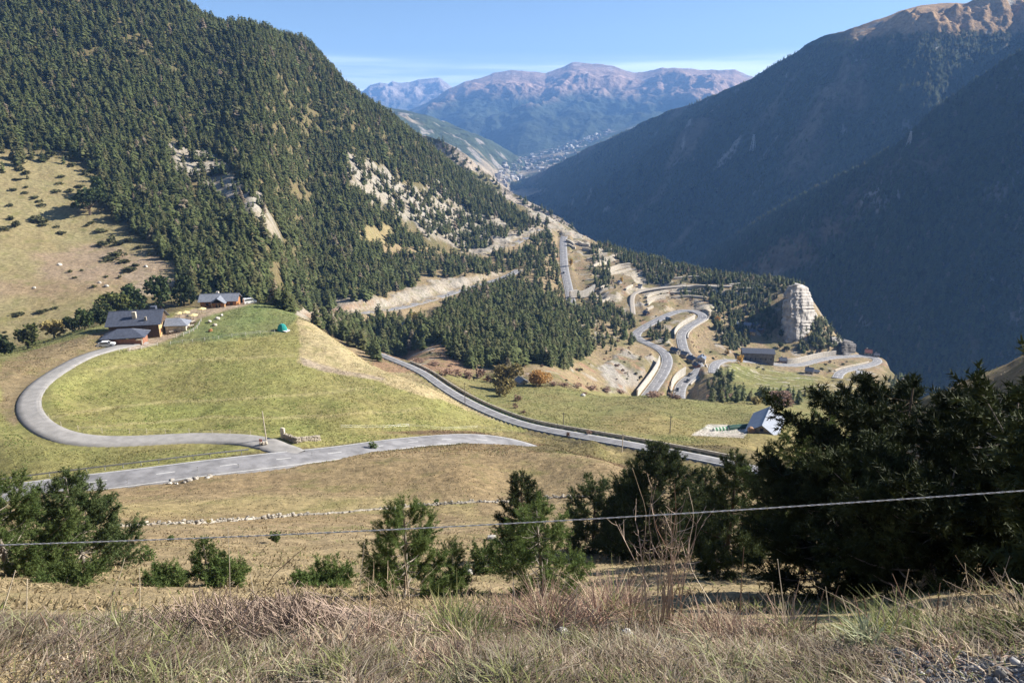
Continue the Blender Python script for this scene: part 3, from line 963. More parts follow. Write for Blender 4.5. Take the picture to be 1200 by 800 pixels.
REDTWIG = foliage_mat('red_twigs', (.27, .175, .13), (.38, .26, .19), trans=.15)
BROADL = foliage_mat('broad_leaves', (.07, .095, .03), (.15, .15, .05), trans=.3)


def tri_obj(name, V, F, material, parent=None):
    return mesh_obj(name, V, np.asarray(F, np.int32), material, parent)


def far_crown(seed, slim=.24, tiers=13, per=9, ex=.6):
    """crown of a pine seen from far: tiers of ragged drooping sprays, unit height"""
    r = np.random.default_rng(seed)
    V = []; F = []
    drift = np.cumsum(r.normal(size=(tiers, 2)) * .012, 0); lob = r.uniform(0, 6.28); la = r.uniform(.1, .35)
    for k in range(tiers):
        t = (k + r.uniform(-.3, .3)) / tiers
        z = .10 + .88 * t
        rad = slim * (1 - t) ** ex * r.uniform(.82, 1.12) + .018
        m = max(4, int(per * (1 - t * .55)))
        a0 = r.uniform(0, 6.28)
        for j in range(m):
            a = a0 + j * 2 * math.pi / m + r.uniform(-.3, .3)
            L = rad * r.uniform(.5, 1.25) * (1 + la * math.cos(a - lob + 2.5 * t)); wd = L * r.uniform(.42, .7)
            dz = -L * r.uniform(-.15, .55); roll = r.uniform(-.55, .55)
            ca, sa = math.cos(a), math.sin(a)
            b = len(V)
            z0 = z + r.uniform(-.02, .03)
            for (al, ac, h) in ((.05 * L, 0, .03), (.6 * L, -wd * .6, -wd * roll * .6 + dz * .4), (L, 0, dz), (.6 * L, wd * .6, wd * roll * .6 + dz * .4), (.55 * L, 0, dz * .3 + .045)):
                V.append((ca * al - sa * ac + drift[k, 0], sa * al + ca * ac + drift[k, 1], z0 + h))
            F += [(b, b + 1, b + 4), (b + 1, b + 2, b + 4), (b + 2, b + 3, b + 4), (b + 3, b, b + 4)]
    V += [(drift[-1, 0], drift[-1, 1], 1.02), (.02 + drift[-1, 0], drift[-1, 1], .9), (-.012 + drift[-1, 0], .017 + drift[-1, 1], .9), (-.012 + drift[-1, 0], -.017 + drift[-1, 1], .9)]
    b = len(V) - 4
    F += [(b, b + 1, b + 2), (b, b + 2, b + 3), (b, b + 3, b + 1)]
    return np.array(V), np.array(F)


def round_crown(seed, n=260, rx=.42, rz=.42, zc=.58, leaf=.16, twigs=False):
    """crown of a bush or broad-leaved tree: leaf clumps spread through an uneven volume"""
    r = np.random.default_rng(seed)
    lob = [(r.uniform(-.5, .5) * rx, r.uniform(-.5, .5) * rx, zc + r.uniform(-.45, .5) * rz, r.uniform(.42, .7)) for _ in range(7)]
    V = []; F = []
    for i in range(n):
        lx, ly, lz, s = lob[r.integers(7)]
        dv = r.normal(size=3); dv /= np.linalg.norm(dv)
        rad = r.uniform(.35, 1.0) ** .5
        p = np.array([lx + dv[0] * rx * s * rad, ly + dv[1] * rx * s * rad, max(.02, lz + dv[2] * rz * s * rad)])
        for q in range(2):
            u = r.normal(size=3) * .7 + dv * .4; u /= np.linalg.norm(u)
            w_ = np.cross(u, r.normal(size=3)); w_ /= np.linalg.norm(w_) + 1e-9
            l = leaf * r.uniform(.5, 1.1)
            b = len(V)
            V += [p - u * l * .5, p + w_ * l * .32, p + u * l * .5, p - w_ * l * .32]
            F += [(b, b + 1, b + 2), (b, b + 2, b + 3)]
    return np.array(V), np.array(F)


def simple_trunk(h=.5, r0=.022, seed=0, limbs=0):
    mb = MB()
    mb.tube([(0, 0, -.04), (.004, 0, h * .5), (0, .004, h)], [r0, r0 * .75, r0 * .3], 5)
    rr = random.Random(seed)
    for _ in range(limbs):
        a = rr.uniform(0, 6.28); z = rr.uniform(.15, .5) * h * 1.2; L = rr.uniform(.2, .4)
        mb.tube([(0, 0, z), (math.cos(a) * L * .5, math.sin(a) * L * .5, z + L * .45), (math.cos(a) * L, math.sin(a) * L, z + L * 1.0)], [r0 * .5, r0 * .35, r0 * .12], 4)
    return mb


FAR_TREES = []
for k in range(5):
    V, F = far_crown(500 + k, slim=(.27, .24, .30, .22, .33)[k], tiers=(13, 14, 12, 14, 11)[k], ex=(.46, .62, .40, .70, .36)[k])
    FAR_TREES.append((V, F))
TRUNKM = simple_trunk(.85, .016)

# trees seen along every sight line: horizon of nearer ground
SL = GZ / GD
HORZ = np.maximum.accumulate(SL, axis=1)


def visible(x, y, ztop):
    i, j, _, _ = gidx(x, y)
    d = np.hypot(x, y)
    return ztop / d > HORZ[i, np.maximum(j - 1, 0)]


FD = np.zeros(GX.shape)


def wood(poly, dens, feather=3, warp=7, d0=270, d1=1300):
    m = mask(poly, feather, warp, d0, d1)
    FD[:] = FD * (1 - m) + dens * m


ROCKM = ROUGH > .35
wood([(-300, 192), (0, 178), (55, 176), (92, 184), (112, 206), (126, 246), (168, 282), (206, 316), (215, 340), (228, 348), (300, 352), (345, 368), (375, 366), (400, 355), (455, 346), (482, 334), (505, 300), (470, 262), (440, 245), (408, 215), (403, 180), (440, 190), (505, 228), (560, 252), (605, 270), (616, 258), (603, 250), (560, 211), (520, 172), (480, 144), (440, 112), (400, 82), (345, 36), (270, 26), (190, -20), (-300, -180)], 1.0)
wood([(198, 164), (240, 174), (272, 200), (312, 240), (334, 284), (312, 280), (280, 250), (232, 220), (204, 206)], .12)
wood([(148, 48), (178, 52), (190, 74), (160, 70)], .3)
wood([(350, 120), (372, 130), (380, 160), (360, 150)], .35)
wood([(330, 205), (362, 222), (372, 250), (342, 236)], .35)
wood([(404, 182), (440, 190), (500, 230), (560, 255), (600, 275), (560, 300), (500, 275), (440, 240), (410, 215)], .30)
wood([(420, 268), (450, 262), (470, 272), (440, 290), (420, 290)], .05)
wood([(440, 288), (500, 292), (585, 318), (570, 325), (520, 322), (455, 305)], .10)
wood([(470, 300), (500, 296), (560, 318), (530, 325), (490, 320)], .45, 3, 5)
wood([(-300, 178), (40, 176), (60, 182), (110, 210), (-300, 205)], .10)
wood([(372, 384), (420, 376), (485, 374), (525, 392), (500, 408), (445, 425), (425, 412), (395, 396)], .7, 2, 4)
wood([(520, 362), (560, 342), (600, 330), (640, 350), (690, 392), (695, 412), (662, 432), (625, 426), (600, 434), (545, 428), (520, 412), (505, 390)], 1.0, 2, 4)
wood([(500, 300), (560, 305), (600, 298), (640, 285), (655, 300), (652, 330), (640, 345), (600, 322), (560, 322)], .26)
wood([(640, 345), (655, 300), (662, 355), (700, 380), (740, 395), (735, 408), (700, 412), (690, 390)], .24)
wood([(600, 256), (640, 262), (650, 290), (640, 300), (612, 280)], .28)
wood([(690, 287), (720, 288), (760, 296), (800, 308), (880, 326), (885, 334), (830, 330), (790, 325), (760, 320), (720, 300), (690, 296)], .42, 2, 3)
wood([(752, 314), (776, 312), (790, 330), (760, 332)], .5, 2, 3)
wood([(795, 318), (830, 316), (880, 330), (912, 342), (912, 378), (905, 402), (885, 388), (845, 372), (830, 350)], .6, 2, 4)
wood([(790, 330), (835, 336), (850, 352), (800, 348)], .35, 2, 4)
wood([(835, 372), (870, 378), (880, 400), (862, 410), (842, 402)], .9, 2, 3)
wood([(935, 392), (960, 372), (985, 402), (970, 418), (938, 412)], .55, 2, 3)
wood([(690, 300), (712, 305), (720, 340), (700, 345)], .30, 2, 4)
wood([(672, 345), (715, 352), (752, 385), (740, 402), (700, 385)], .45, 3, 5)
wood([(748, 385), (768, 375), (790, 392), (782, 404), (760, 402)], .5, 2, 3)
wood([(826, 448), (850, 440), (870, 468), (838, 472)], .28, 3, 4)
wood([(860, 462), (1010, 462), (1060, 440), (1130, 440), (1130, 462), (1000, 478), (860, 476)], .12, 3, 4, 300, 700)
wood([(878, 322), (938, 333), (938, 346), (880, 348)], .55, 2, 3)
# keep roads, cuttings and clearings free
for nm, L in ROADL.items():
    if nm in ('main', 'drive'):
        continue
    x0, y0, x1, y1 = L[:, 0].min() - 10, L[:, 1].min() - 10, L[:, 0].max() + 10, L[:, 1].max() + 10
    s_ = np.nonzero((GX > x0) & (GX < x1) & (GY > y0) & (GY < y1) & (FD > 0))
    if len(s_[0]):
        dd = np.full(len(s_[0]), 1e9)
        for i in range(0, len(L), 80):
            q = L[i:i + 80]
            dd = np.minimum(dd, ((GX[s_][:, None] - q[:, 0]) ** 2 + (GY[s_][:, None] - q[:, 1]) ** 2).min(1))
        FD[s_] *= np.clip((np.sqrt(dd) - 7) / 2, 0, 1)

dA = np.abs(np.gradient(AZ)[:, None] * GD * np.gradient(LD)[None, :] * GD)
lam = np.where(np.abs(GA) < R(44), FD, 0) * dA * .115 * np.clip(1.0 + .9 * fbm(GX / 35, GY / 35, 3, 66), .35, 1.7)
cnt = RNG.poisson(np.clip(lam, 0, 50))
ii, jj = np.nonzero(cnt)
rep = np.repeat(np.arange(len(ii)), cnt[ii, jj])
ii, jj = ii[rep], jj[rep]
az_ = AZ[ii] + RNG.uniform(-.5, .5, len(ii)) * np.gradient(AZ)[ii]
ld_ = LD[jj] + RNG.uniform(-.5, .5, len(ii)) * np.gradient(LD)[jj]
fx = np.exp(ld_) * np.sin(az_); fy = np.exp(ld_) * np.cos(az_)
fz = samp(GZ, fx, fy)
fh = np.clip(RNG.normal(7.2, 2.3, len(fx)), 2.4, 13) * np.where(fx > 60, .74, 1.0)
vis = visible(fx, fy, fz + fh * 1.2)
fx, fy, fz, fh = fx[vis], fy[vis], fz[vis], fh[vis]
pu, pv = project(fx, fy, fz)
fd = np.hypot(fx, fy)
inn = (pu > -10) & (pu < 1210) & (pv > 5) & (pv < 520)
order = np.argsort(np.where(inn, -fh / fd, 10))
NIND = 290
ind = order[:NIND]
mass = np.ones(len(fx), bool); mass[ind] = False
print('FOREST', len(fx))

# one far pine of each shape with its parts, copied in a loop
PROTO_PINE = []
for k, (V, F) in enumerate(FAR_TREES):
    i = ind[k]
    t = empty('pine_tree', (fx[i], fy[i], fz[i] - .1), RNG.uniform(0, 6.28))
    t.scale = (fh[i],) * 3
    tri_obj('crown', V, F, NEEDLE_F, t)
    TRUNKM.build('trunk', BARK, t)
    PROTO_PINE.append(t)


def wood_label(u, v):
    if u < 395 and v < 372: return 'dark green pine at the lower edge of the steep forest behind the grassy knoll', 'pines of the steep left forest'
    if v < 376 and u < 505: return 'dark green pine standing just above the pale road cutting', 'pines above the pale road cutting'
    if u < 505: return 'dark green pine in the belt between the knoll and the pale road cutting', 'pines between knoll and road cutting'
    if u < 700 and v > 325: return 'dark green pine in the dense grove on the valley slope', 'pines of the valley grove'
    if v > 436: return 'dark pine scattered on the grassy slope above the roofed barn', 'pines around the lower village'
    return 'dark green pine scattered among the stone terraces and hairpin roads', 'pines among terraces'


for n, i in enumerate(ind):
    if n < 5:
        t = PROTO_PINE[n]
    else:
        t = copy_tree(PROTO_PINE[RNG.integers(5)])
        t.location = (fx[i], fy[i], fz[i] - .1); t.rotation_euler = (RNG.normal() * .03, RNG.normal() * .03, RNG.uniform(0, 6.28))
        s = fh[i]; q = RNG.uniform(.88, 1.15)
        t.scale = (s * q, s * q, s)
    lab, grp = wood_label(*project(fx[i], fy[i], fz[i]))
    tag(t, lab, 'tree', grp)


def instancer(name, pts, sc, rz, var, protos, label, cat='forest'):
    """one object that stands for a mass nobody could count: instances of a few tree shapes on points"""
    me = bpy.data.meshes.new(name)
    me.vertices.add(len(pts)); me.vertices.foreach_set('co', np.asarray(pts, np.float32).ravel())
    for nm, ty, val in (('sc', 'FLOAT_VECTOR', sc), ('rz', 'FLOAT', rz), ('kind_no', 'INT', var)):
        a = me.attributes.new(nm, ty, 'POINT')
        a.data.foreach_set('vector' if ty == 'FLOAT_VECTOR' else 'value', np.asarray(val, np.int32 if ty == 'INT' else np.float32).ravel())
    o = bpy.data.objects.new(name, me); COL.objects.link(o)
    g = bpy.data.node_groups.new(name, 'GeometryNodeTree')
    g.interface.new_socket('Geometry', in_out='INPUT', socket_type='NodeSocketGeometry')
    g.interface.new_socket('Geometry', in_out='OUTPUT', socket_type='NodeSocketGeometry')
    gi = g.nodes.new('NodeGroupInput'); goo = g.nodes.new('NodeGroupOutput')
    jn = g.nodes.new('GeometryNodeJoinGeometry')
    def attr(nm, ty):
        a = g.nodes.new('GeometryNodeInputNamedAttribute'); a.data_type = ty; a.inputs['Name'].default_value = nm
        return a.outputs['Attribute']
    asc = attr('sc', 'FLOAT_VECTOR'); arz = attr('rz', 'FLOAT'); avr = attr('kind_no', 'INT')
    cx = g.nodes.new('ShaderNodeCombineXYZ'); g.links.new(arz, cx.inputs['Z'])
    er = g.nodes.new('FunctionNodeEulerToRotation'); g.links.new(cx.outputs[0], er.inputs[0])
    for k, po in enumerate(protos):
        oi = g.nodes.new('GeometryNodeObjectInfo'); oi.inputs['Object'].default_value = po; oi.transform_space = 'ORIGINAL'
        oi.inputs['As Instance'].default_value = True
        cm = g.nodes.new('FunctionNodeCompare'); cm.data_type = 'INT'; cm.operation = 'EQUAL'
        g.links.new(avr, [s for s in cm.inputs if s.type == 'INT'][0])
        [s for s in cm.inputs if s.type == 'INT'][1].default_value = k
        ip = g.nodes.new('GeometryNodeInstanceOnPoints')
        g.links.new(gi.outputs[0], ip.inputs['Points']); g.links.new(cm.outputs[0], ip.inputs['Selection'])
        g.links.new(oi.outputs['Geometry'], ip.inputs['Instance'])
        g.links.new(er.outputs[0], ip.inputs['Rotation']); g.links.new(asc, ip.inputs['Scale'])
        g.links.new(ip.outputs[0], jn.inputs[0])
    g.links.new(jn.outputs[0], goo.inputs[0])
    md = o.modifiers.new('scatter', 'NODES'); md.node_group = g
    tag(o, label, cat, kind='stuff')
    return o


CROWNS = [[c for c in t.children if c.name.startswith('crown')][0] for t in PROTO_PINE]
nm_ = mass.sum()
q = RNG.uniform(.85, 1.2, nm_)
instancer('forest', np.stack([fx, fy, fz - .1], -1)[mass], np.stack([fh[mass] * q, fh[mass] * q, fh[mass]], -1), RNG.uniform(0, 6.28, nm_), RNG.integers(0, 5, nm_), CROWNS,
          'dense dark green pine forest covering the steep left mountainside')

# woods on the shaded mountain across the valley
pts = []; scs = []
for key, n in (('mountain101', 34000), ('mountain_spur141', 30000), ('rocky_ridge371', 900)):
    az, T, v = MTN[key]
    i = RNG.uniform(2, len(az) - 3, n); j = RNG.uniform((T < 0).sum(), len(T) - 8, n)
    p = v[i.astype(int), j.astype(int)] * (1 - (i % 1))[:, None] + v[i.astype(int) + 1, j.astype(int)] * (i % 1)[:, None]
    den = fbm(p[:, 0] / 260, p[:, 1] / 260, 5, 90)
    keep = (den < .22 + RNG.normal(size=n) * .12) & (p[:, 2] < 225) if key != 'rocky_ridge371' else RNG.uniform(size=n) < .6
    p = p[keep]; pts.append(p); scs.append(RNG.uniform(6, 13, len(p)))
pts = np.concatenate(pts); scs = np.concatenate(scs)
instancer('far_forest', pts - [0, 0, .5], np.stack([scs * 1.15, scs * 1.15, scs], -1), RNG.uniform(0, 6.28, len(pts)), RNG.integers(0, 5, len(pts)), CROWNS,
          'dim pine woods on the shaded mountain across the valley')


# ---- bushes and broad-leaved trees
def bush(name, u, v, hpx, wpx, mat_, label, cat, group=None, seed=0, dmin=60, n=260, d=None, leaf=.16, trunk=True, zc=.5, bark=None):
    if d is None:
        p = at(u, v, dmin)
    else:
        q_ = P3(u, v, d); p = Vector((q_[0], q_[1], ground(q_[0], q_[1])))
    dist = p.length
    h = hpx / FPX * dist; w_ = wpx / FPX * dist
    t = empty(name, (p.x, p.y, p.z - .03 * h), RNG.uniform(0, 6.28), label, cat, group)
    V, F = round_crown(seed, n, .36, .38, zc, leaf)
    V = V * np.array([w_ / .95, w_ / .95, h / .95])
    tri_obj('foliage' if not trunk else 'crown', V, F, mat_, t)
    if trunk:
        mb = simple_trunk(.6, .03, seed, 6)
        mb.v = [(x * w_, y * w_, z * h) for x, y, z in mb.v]
        mb.build('trunk', bark or BARK, t)
    return t


# row of trees behind the inn's lawn
for k, (u, v, h, w_, mt, lab) in enumerate([
        (6, 416, 24, 30, NEEDLE, 'dark bushy tree at the far left end of the row below the alp'),
        (33, 408, 30, 30, BROADL, 'dark round tree left of the yellowing tree below the alp'),
        (64, 396, 26, 34, OLIVEL, 'yellow green round tree in the row below the alp'),
        (85, 389, 22, 20, NEEDLE, 'small dark tree just right of the yellow green tree'),
        (100, 387, 28, 26, NEEDLE, 'dark conifer in the row left of the inn'),
        (118, 381, 26, 30, NEEDLE, 'dark bushy conifer touching the left end of the inn roof'),
        (132, 372, 32, 44, BROADL, 'broad olive green tree behind the left gable of the inn'),
        (160, 366, 36, 42, NEEDLE, 'large dark tree right behind the inn roof ridge'),
        (188, 362, 42, 44, NEEDLE, 'tall bushy tree behind the right half of the inn roof'),
        (216, 358, 40, 36, NEEDLE, 'tall conifer between the inn and the orange lodge'),
        (148, 350, 20, 26, NEEDLE, 'small dark tree higher up behind the inn trees')]):
    bush('tree', u, v, h, w_, mt, lab, 'tree', 'trees behind the inn', 700 + k, 262, 420, None, .13, True, .42)
bush('pine_tree', 106, 252, 30, 46, NEEDLE, 'lone dark spreading pine on the alp casting a shadow', 'tree', None, 720, 320, 380, None, .14)
bush('pine_tree', 118, 232, 24, 20, NEEDLE, 'slim dark pine at the forest edge above the lone spreading pine', 'tree', None, 721, 320, 260)
JUNI = [(24, 192, 9, 14), (22, 200, 7, 16), (30, 204, 6, 13), (53, 188, 9, 13), (62, 183, 8, 14), (82, 187, 8, 14), (85, 195, 7, 14), (72, 208, 4, 11), (94, 219, 5, 15), (70, 217, 5, 10), (65, 226, 6, 17), (82, 225, 6, 13), (17, 224, 4, 12), (30, 227, 4, 10), (40, 232, 4, 14), (46, 237, 5, 11), (50, 242, 5, 14), (12, 242, 7, 9), (30, 221, 4, 7), (22, 212, 4, 16), (47, 260, 12, 26), (18, 266, 10, 13), (6, 270, 7, 20), (12, 258, 8, 10), (50, 265, 5, 18), (67, 267, 4, 10), (72, 274, 6, 15), (102, 265, 6, 8), (108, 262, 5, 12), (120, 272, 6, 20), (130, 285, 14, 16), (122, 288, 8, 20), (138, 288, 9, 16), (136, 301, 12, 30), (128, 306, 9, 20), (145, 308, 8, 22), (150, 318, 9, 24), (160, 312, 7, 14), (82, 319, 5, 9), (96, 318, 4, 6), (110, 337, 5, 9), (124, 325, 4, 8), (88, 326, 4, 8), (140, 326, 5, 8), (22, 370, 7, 18), (50, 366, 6, 18), (65, 362, 6, 13), (6, 390, 3, 8), (150, 284, 8, 14), (162, 292, 7, 12), (176, 300, 7, 12), (4, 203, 4, 8), (100, 205, 8, 10)]
for k, (u, v, h, w_) in enumerate(JUNI):
    bush('juniper_bush', u, v, h * .8, w_ * .85, JUN, 'low dark juniper bush dotting the pale alp left of the forest', 'bush', 'juniper bushes on the alp', 800 + k % 9, 315, 90, None, .26, False, .3)
# autumn trees round the stone barn and in the valley
for k, a in enumerate([
        ('bush', 592, 456, 40, 54, OLIVEL, 'tall olive yellow tree left of the small stone barn', 'tree'),
        ('bush', 633, 452, 25, 36, AUT_O, 'round orange yellow tree right of the small stone barn', 'tree'),
        ('bush', 589, 464, 20, 24, OLIVEL, 'bare branched olive bush on the meadow below the stone barn', 'bush'),
        ('bush', 487, 382, 22, 20, OLIVEL, 'pale leafless looking round tree beside the small grey roofed house', 'tree'),
        ('bush', 867, 426, 14, 10, AUT_Y, 'bright yellow tree beside the road below the village', 'tree'),
        ('bush', 852, 415, 8, 8, AUT_Y, 'small yellow tree left of the bright yellow tree', 'tree'),
        ('bush', 840, 379, 12, 9, AUT_O, 'orange tree next to the hairpin above the village', 'tree'),
        ('bush', 728, 331, 9, 6, AUT_Y, 'small golden tree between the terrace walls', 'tree'),
        ('bush', 669, 312, 11, 7, AUT_Y, 'small golden tree beside the straight uphill road', 'tree'),
        ('bush', 856, 390, 9, 9, OLIVEL, 'light green tree above the dark village trees', 'tree'),
        ('bush', 912, 476, 24, 44, REDTWIG, 'large reddish brown leafless tree behind the grey roofed barn', 'tree'),
        ('bush', 886, 474, 14, 20, OLIVEL, 'olive bush at the left foot of the reddish leafless tree', 'bush'),
        ('bush', 438, 527, 13, 13, NEEDLE_Y, 'small round green tree at the near edge of the road', 'tree'),
        ('bush', 128, 588, 10, 22, NEEDLE_Y, 'low dark green bush below the road edge on the left', 'bush'),
        ('bush', 175, 656, 24, 26, NEEDLE_Y, 'round dark green bush between the wall and the small pine', 'bush'),
        ('bush', 201, 634, 9, 10, NEEDLE_Y, 'tiny green bush just below the left end of the stone wall', 'bush'),
        ('bush', 322, 636, 18, 20, NEEDLE_Y, 'small green bush on the brown meadow below the stone wall', 'bush'),
        ('bush', 244, 613, 6, 9, OLIVEL, 'little olive shrub growing at the stone wall', 'bush'),
        ('bush', 511, 590, 7, 10, NEEDLE_Y, 'little green shrub poking above the stone wall', 'bush'),
        ('bush', 137, 450 - 12, 1, 1, OLIVEL, '', '')]):
    if a[6]:
        bush(*a, seed=900 + k, dmin=26, n=1100 if a[3] > 20 and a[2] < 500 else 420 if a[3] > 20 else 200, trunk=a[7] == 'tree', leaf=.09 if a[4] > 25 else .17,
             zc=.42 if a[7] == 'tree' else .4)
for k, (u, v, h, w_) in enumerate([(522, 440, 11, 22), (535, 441, 10, 20), (548, 443, 12, 20), (562, 443, 14, 20), (574, 447, 12, 14), (648, 452, 7, 14), (660, 453, 7, 16), (676, 455, 8, 16), (692, 457, 8, 18), (710, 459, 7, 18), (728, 461, 6, 20), (766, 465, 9, 26), (790, 467, 8, 22), (604, 478, 7, 10), (613, 484, 5, 8), (606, 470, 9, 16), (845, 462, 9, 14), (856, 468, 8, 16), (832, 468, 8, 12), (428, 404, 9, 16), (455, 410, 8, 20), (470, 416, 7, 14), (665, 512, 7, 8), (690, 508, 5, 12), (685, 462, 4, 8), (490, 425, 6, 20), (510, 428, 6, 16)]):
    bush('shrub', u, v, h, w_, REDTWIG, 'reddish brown leafless shrub along the edge of the lower meadow', 'bush', 'reddish shrubs along the meadow edge', 960 + k % 6, 175, 150, None, .17, False, .4)

# loose shrubs on the rough valley slopes: too many to count
lam = np.where((np.abs(GA) < R(41)) & (GD > 320) & (GD < 1150) & (GX > -140) & (FD < .6), 1.0, 0) * dA * .016 * np.clip(fbm(GX / 30, GY / 30, 3, 15) * 2.2 + .45, .05, 2)
polys = [(425, 440), (470, 392), (640, 345), (600, 300), (400, 180), (650, 255), (800, 300), (900, 330), (985, 405), (1000, 440), (850, 430), (840, 440), (780, 462), (690, 455), (620, 435), (520, 430)]
lam = lam * mask(polys, 3, 6, 320, 1200)
cnt = RNG.poisson(lam); ii, jj = np.nonzero(cnt)
sx = (GX[ii, jj] + RNG.normal(size=len(ii)) * 1.2); sy = GY[ii, jj] + RNG.normal(size=len(ii)) * 1.2
ok = np.ones(len(sx), bool)
for L in ROADL.values():
    for i in range(0, len(L), 200):
        q = L[i:i + 200]
        ok &= ((sx[:, None] - q[:, 0]) ** 2 + (sy[:, None] - q[:, 1]) ** 2).min(1) > 30
sx, sy = sx[ok], sy[ok]
BP = []
for k, mt in enumerate((JUN, BROADL, OLIVEL, REDTWIG)):
    pass
PROTO_SHRUB = [o for o in bpy.data.objects if o.name.startswith('juniper_bush')][:3] + [o for o in bpy.data.objects if o.name.startswith('shrub')][:2]
PF = []
ss = []
for o in PROTO_SHRUB:
    c = [c for c in o.children][0]
    PF.append(c); ss.append(max(np.abs(np.array([v.co[:] for v in c.data.vertices])).max(0)))
kv = RNG.integers(0, 5, len(sx))
sc_ = RNG.uniform(.45, 1.0, len(sx)) * RNG.uniform(.8, 2.0, len(sx)) / np.array(ss)[kv]
instancer('slope_shrubs', np.stack([sx, sy, samp(GZ, sx, sy) - .1], -1), np.stack([sc_, sc_, sc_ * 1.2], -1), RNG.uniform(0, 6.28, len(sx)), kv, PF, 'scattered scrub on the rough valley slopes', 'scrub')


# ---- pines close to the camera, with limbs, shoots and needles
def near_pine(seed, H, Wd, shoots, needles=22, nl=.13, nw=.028, bare=.12, dense=1.0, shoot_l=.32, round_top=.75, per=5, dome=False):
    r = np.random.default_rng(seed)
    tr = MB()
    lean = r.normal(size=2) * .03
    def axis(z): return np.array([lean[0] * z + .06 * math.sin(z * .9 + seed), lean[1] * z + .05 * math.cos(z * .7 + seed), z])
    zs = np.linspace(-.3, H * .97, 9)
    r0 = .018 * H + .03
    tr.tube([axis(z) for z in zs], [r0 * (1 - .92 * max(z, 0) / H) for z in zs], 8)
    S = []  # shoots: start, dir
    nwh = max(6, int(H / .42 * dense))
    for k in range(nwh):
        t = bare + (1 - bare) * (k + r.uniform(-.3, .3)) / nwh
        z = t * H * .96
        prof = (1 - t) ** round_top * (0.55 + .45 * min(1, (t - bare + .12) / .25))
        if dome: prof = max(.12, 1 - (abs(t - .42) / .60) ** 2.2) ** .5
        m = per + int(r.integers(-1, 2))
        a0 = r.uniform(0, 6.28)
        for j in range(m):
            a = a0 + j * 6.283 / m + r.normal() * .25
            L = max(.22, Wd / 2 * prof * r.uniform(.62, 1.25))
            up = (r.uniform(.10, .45) + .5 * t) * (max(.05, 1 - t) * .9 if dome else 1)
            pts = []
            nseg = 5
            for s in range(nseg + 1):
                f = s / nseg
                pts.append(axis(z) + np.array([math.cos(a) * L * f, math.sin(a) * L * f, L * (up * f * f * .9 - .10 * math.sin(f * 3.1))]))
            tr.tube(pts, [max(.006, r0 * .34 * (1 - t) * (1 - f / nseg * .85) + .006) for f in range(nseg + 1)], 4, cap=False)
            nsh = max(2, int(L * shoots))
            for _ in range(nsh):
                f = r.uniform(.22, 1) ** .7
                p = np.array(pts[min(nseg - 1, int(f * nseg))]) * (1 - (f * nseg) % 1) + np.array(pts[min(nseg, int(f * nseg) + 1)]) * ((f * nseg) % 1)
                d = np.array([math.cos(a), math.sin(a), .35 + up]) + r.normal(size=3) * .75
                d /= np.linalg.norm(d)
                p = p + d * L * r.uniform(0, .24) * (1.15 - f * .6) * ((1.1 - .7 * t) if dome else 1)
                S.append((p, d))
            S.append((pts[-1], (pts[-1] - pts[-2]) / np.linalg.norm(pts[-1] - pts[-2]) + np.array([0, 0, .4])))
    for _ in range(4):
        S.append((axis(H * .95) + r.normal(size=3) * .04, np.array([r.normal() * .3, r.normal() * .3, 1.0])))
    P = np.array([s[0] for s in S]); D = np.array([s[1] for s in S]); D /= np.linalg.norm(D, axis=1)[:, None]
    n = len(P)
    sl = shoot_l * r.uniform(.6, 1.3, n)
    # needles: thin triangles round each shoot
    f = r.uniform(0, 1, (n, needles))
    base = P[:, None, :] + D[:, None, :] * (f * sl[:, None])[..., None]
    rd = r.normal(size=(n, needles, 3)); rd -= (rd * D[:, None, :]).sum(-1, keepdims=True) * D[:, None, :]
    rd /= np.linalg.norm(rd, axis=-1, keepdims=True) + 1e-9
    nd = rd * .8 + D[:, None, :] * r.uniform(.3, 1.0, (n, needles, 1)); nd /= np.linalg.norm(nd, axis=-1, keepdims=True)
    sd_ = np.cross(nd, r.normal(size=(n, needles, 3))); sd_ /= np.linalg.norm(sd_, axis=-1, keepdims=True) + 1e-9
    ln = nl * r.uniform(.7, 1.25, (n, needles, 1))
    V = np.stack([base - sd_ * nw / 2, base + sd_ * nw / 2, base + nd * ln], 2).reshape(-1, 3)
    F = np.arange(len(V)).reshape(-1, 3)
    return tr, V, F


def put_pine(u, d, vtop, wpx, seed, label, mat_=NEEDLE, name='pine_tree', **kw):
    az, s = ray(u, 600)
    x, y = d * math.sin(az), d * math.cos(az)
    z = ground(x, y)
    az_t, st = ray(u, vtop)
    H = st * d - z
    dist = math.hypot(d, z + H / 2)
    Wd = wpx / FPX * dist
    t = empty(name, (x, y, z - .05), 0, label, 'tree')
    tr, V, F = near_pine(seed, H, Wd, **kw)
    tr.build('trunk', BARKG if H < 5 else BARK, t, True)
    tri_obj('crown', V, F, mat_, t)
    return t


put_pine(-10, 29, 556, 140, 1, 'light green bushy pine cut off by the left edge of the picture', NEEDLE_Y, shoots=30, needles=28, bare=.02)
put_pine(86, 33, 550, 112, 2, 'dark bushy pine left of the meadow below the road', NEEDLE, shoots=32, needles=28, bare=.02, per=6)
put_pine(234, 27, 632, 40, 3, 'small upright pine beyond the dead stems on the left', NEEDLE_Y, shoots=26, needles=30, bare=.02)
put_pine(256, 24, 662, 40, 4, 'smallest light green pine in front of the small upright one', NEEDLE_Y, shoots=26, needles=30, bare=.02)
put_pine(474, 19, 582, 128, 5, 'young open pine with bunched shoots rising from the dry grass', NEEDLE_Y, shoots=24, needles=64, nl=.12, nw=.016, shoot_l=.34, bare=.05, per=5, dense=1.0)
put_pine(524, 20.5, 640, 48, 6, 'short dark pine to the right of the young open pine', NEEDLE_Y, shoots=20, needles=46, nl=.12, nw=.018, bare=.03)
